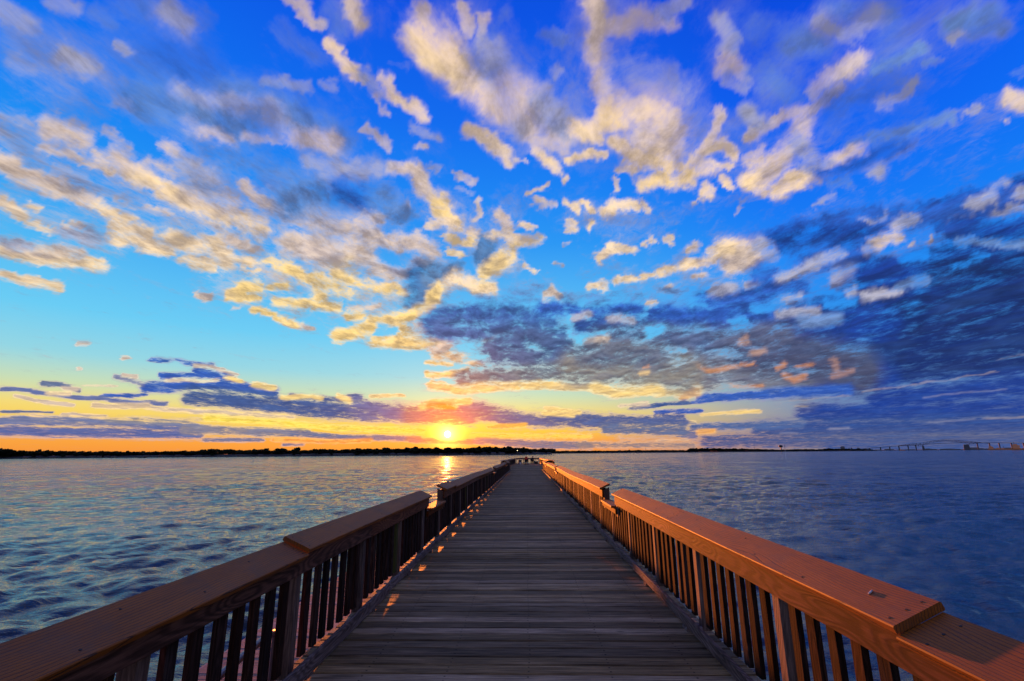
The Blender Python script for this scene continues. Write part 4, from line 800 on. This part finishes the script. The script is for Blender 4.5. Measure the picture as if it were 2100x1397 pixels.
mb = MB(); mb.box(-.31,.31,-.19,.19,.342,.40,c=.015); mb.build('lid', M_dark, cool)
mb = MB(); mb.tube([(-.31,0,.30),(-.34,0,.44),(.34,0,.44),(.31,0,.30)], .012, 6); mb.build('handle', M_black, cool)
bk = empty('bait_bucket', (-1.15, 80.5, zdeck(80.5))); tag(bk, 'white bucket standing on the pier head left of the person in red', 'bucket')
mb = MB(); mb.tube([(0,0,0),(0,0,.34)], [.13,.155], 16); mb.build('body', M_white, bk, smooth=False)
mb = MB(); mb.tube([(-.155,0,.33),(-.12,0,.44),(0,0,.49),(.12,0,.44),(.155,0,.33)], .006, 6, cap=True); mb.build('handle', M_black, bk)
bag = empty('tackle_bag', (-1.25, 84.2, zdeck(84.2)), .1); tag(bag, 'tall dark bag leaning on the end railing behind the white bucket', 'bag')
mb = MB(); mb.box(-.28,.28,-.16,.16,0,.62,c=.05); mb.build('body', M_dark, bag)
mb = MB(); mb.tube([(-.15,-.02,.60),(-.12,-.02,.74),(.12,-.02,.74),(.15,-.02,.60)], .014, 6); mb.build('handle', M_dark, bag)
def rod(loc, lx, label):
    root = empty('fishing_rod', loc); tag(root, label, 'fishing rod', 'fishing rods at the pier head')
    mb = MB(); mb.tube([(0,0,.25),(lx*.2,-.08,.9)], .022, 6); mb.build('grip', M_black, root)
    mb = MB(); mb.tube([(lx*.2,-.08,.9),(lx*.5,.0,1.4),(lx,.1,2.3)], [.014,.010,.006], 6); mb.build('blank', M_black, root)
    mb = MB(); mb.ball((lx*.2+.03,-.12,.75), .04, 5); mb.build('reel', M_black, root)
rod((-1.82, 84.7, zdeck(84.7)), .02, 'thin upright fishing rod at the left corner of the end railing')
rod((1.93, 84.7, zdeck(84.7)), -.02, 'thin upright fishing rod at the right corner of the end railing')

# ------------------------------------------------------------------ far shore
def leaf_mat(name, c0, c1):
    m, t = newmat(name); tc = t.n('ShaderNodeTexCoord').outputs['Object']
    nz = t.noise(tc, .5, 4, .6); b = t.n('ShaderNodeBsdfPrincipled', i_Base_Color=t.mix(nz, c0, c1), i_Roughness=.9); b.inputs['Specular IOR Level'].default_value = .1
    t.n('ShaderNodeOutputMaterial', i_0=b.outputs[0]); return m
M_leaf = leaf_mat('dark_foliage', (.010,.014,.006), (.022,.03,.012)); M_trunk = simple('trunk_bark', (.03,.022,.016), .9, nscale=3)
M_land = simple('shore_earth', (.010,.009,.007), .95, nscale=.05)
def polar(azd, r): a_ = math.radians(azd); return math.sin(a_)*r, math.cos(a_)*r
def px2az(x, y=930.):
    dx = (x-IW/2)/FPX; dy = (IH/2-y)/FPX; v = fwd+rt2*dx+up2*dy; return math.degrees(math.atan2(v.x, v.y))
# land strips: (x pixel of the photograph, distance, land height) become real shorelines
def land(name, pts, depth, label=None):
    mb = MB(); vs = []; n = len(pts)
    for (azd, r, hh) in pts:
        for rr, z in ((r-2, WZ-.6), (r+4, WZ+.8), (r+40, WZ+3.0+hh*.8), (r+depth, WZ+5.+hh), (r+depth, WZ-1)):
            x_, y_ = polar(azd, rr); vs.append((x_, y_, z))
    fs = []
    for k in range(n-1):
        for j in range(4): fs.append((k*5+j, k*5+j+1, (k+1)*5+j+1, (k+1)*5+j))
    mb.add(vs, fs); o = mb.build(name, M_land); tag(o, kind='structure'); return o
shore = [(-82, 1250, 2), (px2az(0), 1180, 2), (px2az(200), 1150, 2), (px2az(420), 1080, 1.5), (px2az(700), 960, 3), (px2az(918), 880, 3), (px2az(1060), 860, 3), (px2az(1118), 960, 1), (px2az(1132), 1000, -3)]
far = [(px2az(1130), 1850, 1), (px2az(1400), 2100, 1), (px2az(1620), 2500, 1.5), (px2az(1790), 2900, .5), (px2az(1800), 3000, .2)]
def interp(tab, azd, k):
    for a_, b_ in zip(tab, tab[1:]):
        if a_[0] <= azd <= b_[0]:
            t_ = (azd-a_[0])/(b_[0]-a_[0]); return a_[k]*(1-t_)+b_[k]*t_
    return tab[0][k] if azd < tab[0][0] else tab[-1][k]
land('far_shore_ground', shore, 420); land('distant_shore_ground', far, 300)
cityz = [(px2az(1500), 5600, 1), (px2az(1800), 5800, 2), (px2az(2100), 5900, 3), (75, 6000, 2)]
land('harbour_shore_ground', cityz, 400)

def crown_mesh(seed, n=170, h=14., w_=6.):
    r = random.Random(seed); mb = MB()
    lob = [(r.uniform(-.45,.45)*w_, r.uniform(-.45,.45)*w_, h*r.uniform(.16,.86), w_*r.uniform(.34,.62)) for _ in range(10)]
    for _ in range(n):
        lx, ly, lz, lr = r.choice(lob); u = Vector((r.gauss(0,1), r.gauss(0,1), r.gauss(0,1))).normalized()*lr*r.uniform(.6,1.08)
        c = Vector((lx, ly, lz))+Vector((u.x, u.y, u.z*.7)); s = r.uniform(.5,1.15)
        a_ = Vector((r.gauss(0,1), r.gauss(0,1), r.gauss(0,1))).normalized()*s; b_ = a_.cross(Vector((r.gauss(0,1), r.gauss(0,1), r.gauss(0,1)))).normalized()*s
        mb.add([c-a_-b_, c+a_-b_*.6, c+a_*.7+b_, c-a_*.8+b_], [(0,1,2,3)])
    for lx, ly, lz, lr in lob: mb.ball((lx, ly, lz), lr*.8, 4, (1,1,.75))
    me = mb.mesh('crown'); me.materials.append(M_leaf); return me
def trunk_mesh(seed, h=14.):
    r = random.Random(seed); mb = MB(); mb.tube([(0,0,-1),(r.uniform(-.3,.3),0,h*.3),(r.uniform(-.5,.5),0,h*.62)], [.5,.36,.16], 7)
    for _ in range(4): mb.tube([(0,0,h*.3),(r.uniform(-3,3),r.uniform(-3,3),h*.62)], [.2,.07], 5)
    me = mb.mesh('trunk'); me.materials.append(M_trunk); return me
crowns = [crown_mesh(s) for s in range(6)]; trunks = [trunk_mesh(s) for s in range(3)]
# the wood behind as one mass
def forest(name, tab, a0, a1, n, hfun, label, dmin, dmax, sc_=1.):
    r = random.Random(5); V = []; F = []
    bank = []
    for me_ in crowns:
        v = np.empty(len(me_.vertices)*3, dtype=np.float32); me_.vertices.foreach_get('co', v); bank.append((v.reshape(-1,3), [tuple(p.vertices) for p in me_.polygons]))
    off = 0; allv = []; allf = []
    for k in range(n):
        azd = a0+(a1-a0)*(k+r.random())/n; rr = interp(tab, azd, 1)+r.uniform(dmin, dmax); x_, y_ = polar(azd, rr)
        v, f = bank[r.randrange(6)]; hh = hfun(azd)*r.uniform(.78,1.0)/14.; an = r.random()*6.28; ww = sc_*r.uniform(.9,1.4)
        c_, s_ = math.cos(an)*ww, math.sin(an)*ww
        vv = np.stack([v[:,0]*c_-v[:,1]*s_+x_, v[:,0]*s_+v[:,1]*c_+y_, (v[:,2]*.93)*hh+WZ+1.0], -1)
        allv.append(vv); allf += [tuple(i+off for i in p) for p in f]; off += len(v)
    me = bpy.data.meshes.new(name); me.from_pydata(np.concatenate(allv).tolist(), [], allf)
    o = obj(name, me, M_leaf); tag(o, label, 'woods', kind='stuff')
    return o
# silhouette heights read off the photograph: (x px, metres above the water)
prof = [(-400,17),(0,18.5),(30,15.5),(100,16),(150,15),(210,13),(300,12.5),(340,13.2),(400,13.2),(420,16),(470,17),(505,13),(520,15),(560,13.5),(640,14.5),(700,13.5),(760,14.5),(800,14.0),(850,17),(905,13),(930,15),(960,14),(985,16),(1040,14),(1065,15),(1090,12),(1130,14),(1200,13)]
paz = [(px2az(p), hh) for p, hh in prof]
hf = lambda azd: interp([(a_, hh) for a_, hh in paz], azd, 1)*1.02
forest('far_woods', shore, -80, px2az(1132), 620, hf, 'dark wooded far shore standing in silhouette beneath the orange sky', 30, 160, 1.25)
prof2 = [(1120,9),(1160,10),(1200,10),(1240,9),(1300,11),(1410,9),(1418,17),(1450,17),(1500,16),(1560,12),(1600,9),(1640,11),(1680,9),(1700,13),(1790,8)]
hf2 = lambda azd: interp([(px2az(p), hh) for p, hh in prof2], azd, 1)*1.15
forest('distant_woods', far, px2az(1125), px2az(1790), 340, hf2, 'thin dark strip of woods along the distant shore right of the pier', 20, 120, 1.7)
# single crowns that stand out of the silhouette
TL = 'dark rounded tree crown rising above the wooded far shore'; TG = 'single trees on the far shore'
tree_px = [(-6,21,1.2,'large spreading tree at the left edge of the picture, tallest of the far shore'),(10,20,1.1,None),(70,17,.9,None),(93,16.5,.8,None),(130,15.6,.9,None),(206,14.5,.8,None),(415,15,.8,None),(437,17.5,.9,None),(520,17,.7,None),(546,18,.9,None),(574,19,1.1,None),(608,19.5,.8,None),(646,16.5,.8,None),(656,16.5,.8,None),(678,17,.8,None),(735,16.3,1.,None),(750,16,.8,None),(770,16,.7,None),(790,18.3,1.1,None),(815,16,.8,None),(848,19,1.15,None),(856,18.5,1.,None),(870,16,.6,None),(896,17,.9,None),(920,17.3,1.,None),(942,16.5,1.1,None),(968,18.8,1.,None),(980,18,.8,None),(1000,18,1.0,None),(1014,17,.8,None),(1037,16.6,.9,None),(1048,18.5,.9,None),(1060,17,.9,None),(1075,15.5,.8,None)]
random.seed(21)
for k, (px_, hh, ws, lb) in enumerate(tree_px):
    azd = px2az(px_); rr = interp(shore, azd, 1)+random.uniform(15, 28); x_, y_ = polar(azd, rr)
    root = empty('shore_tree', (x_, y_, WZ+1.)); root.rotation_euler.z = random.random()*6; s_ = hh/14.
    root.scale = (1.35*ws*s_, 1.35*ws*s_, s_*.82)
    tag(root, lb or TL, 'tree', None if lb else TG)
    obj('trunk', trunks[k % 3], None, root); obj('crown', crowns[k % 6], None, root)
# houses along the shore
M_wall = simple('house_wall', (.16,.15,.14), .9, nscale=.6); M_roof = simple('house_roof', (.06,.055,.055), .9, nscale=.6); M_glass = simple('house_window', (.02,.025,.03), .2)
house0 = None
hpx = [55,110,205,235,300,330,365,410,490,535,610,625,700,805,820,905,955,968,1012,1030,1125]
for k, px_ in enumerate(hpx):
    azd = px2az(px_); rr = interp(shore, azd, 1)+6; x_, y_ = polar(azd, rr)
    if house0 is None:
        house0 = empty('shore_house', (x_, y_, WZ+1.2))
        mb = MB(); mb.box(-5,5,-3.5,3.5,-1,3.2); mb.build('wall', M_wall, house0)
        mb = MB(); mb.prism([(-3.9,3.15),(3.9,3.15),(0,5.6)], -5.3, 5.3, 0); mb.build('roof', M_roof, house0)
        for sx in (-3,0,3):
            mb = MB(); mb.box(sx-.6,sx+.6,-3.58,-3.5,1.0,2.3); mb.build('window', M_glass, house0)
        h_ = house0
    else: h_ = copy_tree(house0)
    h_.location = (x_, y_, WZ+1.2); h_.rotation_euler.z = -math.radians(azd)+random.uniform(-.3,.3); s_ = random.uniform(.7,1.1); h_.scale = (s_*.8, .8, s_*.6)
    tag(h_, 'small pale house low on the far shore in front of the dark trees', 'house', 'houses along the far shore')
# street lamp lit on the far shore
def shore_lamp(px_, dz, label, r0=None):
    azd = px2az(px_); rr = (r0 or interp(shore, azd, 1))+5; x_, y_ = polar(azd, rr); root = empty('street_lamp', (x_, y_, WZ+1)); tag(root, label, 'street lamp')
    mb = MB(); mb.tube([(0,0,-1),(0,0,dz)], .15, 6); mb.build('pole', M_black, root)
    m, t = newmat('lamp_glow'); e = t.n('ShaderNodeEmission', i_0=(1,.7,.4,1), i_1=1.2); t.n('ShaderNodeOutputMaterial', i_0=e.outputs[0])
    mb = MB(); mb.ball((0,0,dz+.5), .6, 5); mb.build('lamp_head', m, root, smooth=True)
shore_lamp(1061, 6.0, 'small warm lit street lamp among the dark trees just left of the pier head')
# small boats and markers
def small_boat(px_, rr, ln, label, hull, cat='boat', cabin=True, group=None, heading=90):
    azd = px2az(px_); x_, y_ = polar(azd, rr); root = empty('boat' if ln < 30 else 'cargo_ship', (x_, y_, WZ)); root.rotation_euler.z = -math.radians(azd)+math.radians(heading-90); tag(root, label, cat, group)
    L = ln; B = ln*.18; H = ln*(.065 if ln > 30 else .10)
    mb = MB(); secs = [(-.5,.8),(-.3,1),(.15,1),(.38,.6),(.5,.05)]
    vs = []
    for u, w_ in secs:
        vs += [(u*L, -B/2*w_, H*(1+.3*max(0,u))), (u*L*.96, -B/2*w_*.6, -.3), (u*L*.96, B/2*w_*.6, -.3), (u*L, B/2*w_, H*(1+.3*max(0,u)))]
    fs = [(0,1,2,3), (16,19,18,17)]
    for k in range(4):
        for j in range(4): fs.append((k*4+j, k*4+(j+1)%4, (k+1)*4+(j+1)%4, (k+1)*4+j))
    mb.add(vs, fs); mb.build('hull', hull, root)
    if cabin:
        mb = MB(); mb.box(-.42*L,-.22*L,-B*.35,B*.35,H,H*2.9); mb.box(-.40*L,-.28*L,-B*.25,B*.25,H*2.9,H*3.6); mb.build('deckhouse', hull, root)
        mb = MB(); mb.tube([(-.36*L,0,H*3.5),(-.36*L,0,H*4.6)], ln*.008, 6); mb.tube([(.2*L,0,H),(.2*L,0,H*3.2)], ln*.01, 6); mb.build('mast', M_black, root)
        mb = MB(); mb.box(-.1*L,.05*L,-B*.3,B*.3,H*1.05,H*1.9); mb.box(.09*L,.24*L,-B*.3,B*.3,H*1.1,H*1.7); mb.build('cargo', hull, root)
    return root
M_hullw = simple('white_hull', (.7,.7,.7), .5, nscale=.5); M_hull_sunset = simple('sunset_hull', (.90,.36,.15), .6, nscale=.2)  # ships: the low sun's orange light is put into the hull colour
small_boat(1146, 1100, 6, 'tiny white boat on the water right of the pier head', M_hullw, cabin=False)
small_boat(288, 900, 5, 'tiny dark boat near the far shore, the left one of two', M_black, cabin=False)
small_boat(298, 900, 5, 'tiny dark boat near the far shore, the right one of two', M_black, cabin=False)
small_boat(1852, 3300, 24, 'small orange lit vessel below the left end of the truss bridge', M_hull_sunset, 'ship')
small_boat(2051, 3300, 82, 'orange sunlit cargo ship right of the truss bridge', M_hull_sunset, 'ship')
small_boat(2112, 2600, 95, 'brightly sunlit ship cut by the right edge of the picture', M_hull_sunset, 'ship')

# ------------------------------------------------------------------ truss bridge
def bridge():
    az0 = math.radians(px2az(1790)); az1 = math.radians(px2az(2100)); D = 4300.
    p0 = Vector((math.sin(az0)*D, math.cos(az0)*D, 0)); 
    # bridge runs square to the line of sight of its centre span
    azc = math.radians(px2az(1935)); c = Vector((math.sin(azc)*D, math.cos(azc)*D, 0)); e = Vector((math.cos(azc), -math.sin(azc), 0))
    root = empty('truss_bridge', (c.x, c.y, WZ), -azc); tag(root, 'long steel truss bridge in dark silhouette across the harbour at the right', 'bridge')
    M_steel = simple('hazy_bridge_steel', (.09,.11,.14), .7, nscale=.05); M_conc = simple('bridge_concrete', (.11,.11,.115), .9, nscale=.05)  # distance haze painted into the steel as a bluish tone
    def U(px_):      # along-bridge coordinate seen at a picture column
        a_ = math.radians(px2az(px_, 915)); return math.tan(a_-azc)*D
    def Hm(u, dpx): return dpx*math.hypot(u, D)/FPX*1.0
    deckpts = [(1740,4),(1790,10),(1840,16),(1890,20.5),(1935,24),(1980,24.5),(2030,23),(2100,21),(2180,16),(2300,8)]
    def kz(px_):    # metres above water, from the picture offset over the waterline
        return [p for p in deckpts]
    sc_ = 4.3
    def deckz(u):
        tab = [(U(p), z*1.85) for p, z in deckpts]; return interp(tab, u, 1)
    top = [(1845,20),(1870,25),(1900,30),(1925,36),(1940,37.5),(1960,35),(1985,32),(2025,27.5)]
    tt = [(U(p), z) for p, z in [(1843,34),(1870,45),(1893,51),(1915,62),(1938,68),(1960,65),(1982,57),(2005,50),(2028,40)]]
    mb = MB(); us = np.linspace(U(1735), U(2290), 60)
    for a_, b_ in zip(us, us[1:]):
        za, zb = deckz(a_), deckz(b_)
        mb.add([(a_,-9,za),(b_,-9,zb),(b_,9,zb),(a_,9,za),(a_,-9,za+2.6),(b_,-9,zb+2.6),(b_,9,zb+2.6),(a_,9,za+2.6)], [(0,1,2,3),(4,7,6,5),(0,4,5,1),(3,2,6,7)])
    mb.build('road_deck', M_steel, root)
    mb = MB(); us = np.linspace(tt[0][0], tt[-1][0], 47); bot = []
    mid = (U(1893), U(1982))
    for k, u in enumerate(us):
        zt = interp(tt, u, 1)
        zl = deckz(u)
        if mid[0] < u < mid[1]:
            f_ = (u-mid[0])/(mid[1]-mid[0]); zl = deckz(u)+math.sin(f_*math.pi)*14
        else:
            f_ = min(abs(u-mid[0]), abs(u-mid[1]))/60.; zl = deckz(u)-max(0, 1-f_)*12
        bot.append((u, zl, zt))
    for y_ in (-9, 9):
        for k in range(len(bot)-1):
            a_, b_ = bot[k], bot[k+1]
            mb.tube([(a_[0],y_,a_[2]),(b_[0],y_,b_[2])], .8, 4); mb.tube([(a_[0],y_,a_[1]),(b_[0],y_,b_[1])], .8, 4)
            mb.tube([(a_[0],y_,a_[1]),(a_[0],y_,a_[2])], .55, 4); mb.tube([(a_[0],y_,a_[1]) if k % 2 else (a_[0],y_,a_[2]), (b_[0],y_,b_[2]) if k % 2 else (b_[0],y_,b_[1])], .55, 4)
    mb.build('truss', M_steel, root)
    for px_ in (1893, 1982):
        u = U(px_); mb = MB(); z = deckz(u)-10; b1, b2 = (7, 5) if px_ < 1900 else (16, 13); mb.add([(u-b1,-12,0),(u+b1,-12,0),(u+b1,12,0),(u-b1,12,0),(u-b2,-10,z),(u+b2,-10,z),(u+b2,10,z),(u-b2,10,z)], [(0,1,2,3),(4,7,6,5),(0,4,5,1),(1,5,6,2),(2,6,7,3),(3,7,4,0)]); mb.build('main_pier', M_conc, root)
    for px_ in (1760,1782,1805,1824,1843,1862,1878,2005,2030,2050,2075,2100,2130,2170,2210):
        u = U(px_); mb = MB(); mb.box(u-3, u+3, -8, 8, -2, deckz(u)+.5); mb.build('pier_column', M_conc, root)
bridge()
# ------------------------------------------------------------------ city and port blocks on the harbour shore
M_city = simple('hazy_city_wall', (.22,.23,.25), .9, nscale=.02)  # pale bluish base colour stands in for haze over the harbour
def block(px_, rr, w_, h_, label, parts=None, name='tall_building', cat='building', group=None):
    azd = px2az(px_); x_, y_ = polar(azd, rr); root = empty(name, (x_, y_, WZ), -math.radians(azd)); tag(root, label, cat, group)
    mb = MB(); h_ *= .62; w_ *= .8; mb.box(-w_/2, w_/2, -w_/3, w_/3, 0, h_); mb.build('wall', M_city, root)
    mb = MB(); mb.box(-w_*.3, w_*.3, -w_*.2, w_*.2, h_, h_*1.12); mb.build('roof_plant', M_city, root)
    mb = MB()
    n = max(2, int(h_/8))
    for k in range(n): mb.box(-w_*.46, w_*.46, -w_/3-.3, -w_/3-.002, h_*(k+.35)/n, h_*(k+.7)/n)
    mb.build('window_band', M_glass, root)
    return root
CG = 'pale distant buildings along the harbour shore'; CL = 'pale distant building low on the harbour skyline near the bridge'
for px_, w_, h_ in [(1706,20,28),(1730,44,62),(1743,18,36),(1748,16,44),(1762,26,42),(1776,40,26),(1690,60,16),(1800,70,14),(1822,60,22),(1832,30,18),(1850,80,12),(1868,90,14),(1905,60,22),(1915,70,16),(1945,120,18),(1960,90,14),(2000,80,30),(2012,60,20),(2035,120,16),(2072,70,24),(2085,60,16),(1655,30,22),(1640,40,14)]:
    block(px_, 5500+random.uniform(0,80), w_, h_, CL, group=CG)
# water tower and chimney at the distant shore
wt_az = px2az(1603); x_, y_ = polar(wt_az, 2450); wt = empty('water_tower', (x_, y_, WZ)); tag(wt, 'dark dome-topped tower standing on the distant shore left of the bridge', 'tower')
mb = MB(); mb.tube([(0,0,0),(0,0,20)], 2.2, 10); mb.build('shaft', M_black, wt)
mb = MB(); mb.ball((0,0,24), 8.5, 8, (1,1,.62)); mb.build('tank', M_black, wt, smooth=True)
for px_, hh in ((1611, 30), (1549, 26), (1192, 24), (1325, 26)):
    x_, y_ = polar(px2az(px_), 2450); root = empty('chimney', (x_, y_, WZ)); tag(root, {1611:'thin chimney right beside the dome-topped tower',1549:'faint thin mast alone above the distant shore',1192:'thin mast on the distant shore just right of the pier head',1325:'thin mast midway along the distant shore'}[px_], 'chimney' if px_ == 1611 else 'mast')
    root.name = 'chimney' if px_ == 1611 else 'radio_mast'
    mb = MB(); mb.tube([(0,0,0),(0,0,hh)], [1.1,.6], 8); mb.build('shaft', M_city, root)

# every member of these groups gets its own label by its order from the left
ORD = ['first','second','third','fourth','fifth','sixth','seventh','eighth','ninth','tenth','eleventh','twelfth','thirteenth','fourteenth','fifteenth','sixteenth','seventeenth','eighteenth','nineteenth','twentieth']
ORD += ['twenty-'+o for o in ORD[:9]]+['thirtieth']+['thirty-'+o for o in ORD[:9]]
for grp, txt in ((TG, 'dark tree crown rising above the wooded far shore, {} from the left of these trees'), (CG, 'small pale building on the harbour skyline near the bridge, {} from the left'), ('houses along the far shore', 'small pale house low before the dark trees of the far shore, {} from the left')):
    ms = sorted([o for o in COL.objects if o.get('group') == grp], key=lambda o: math.atan2(o.location.x, o.location.y))
    for k, o in enumerate(ms): o['label'] = txt.format(ORD[k])
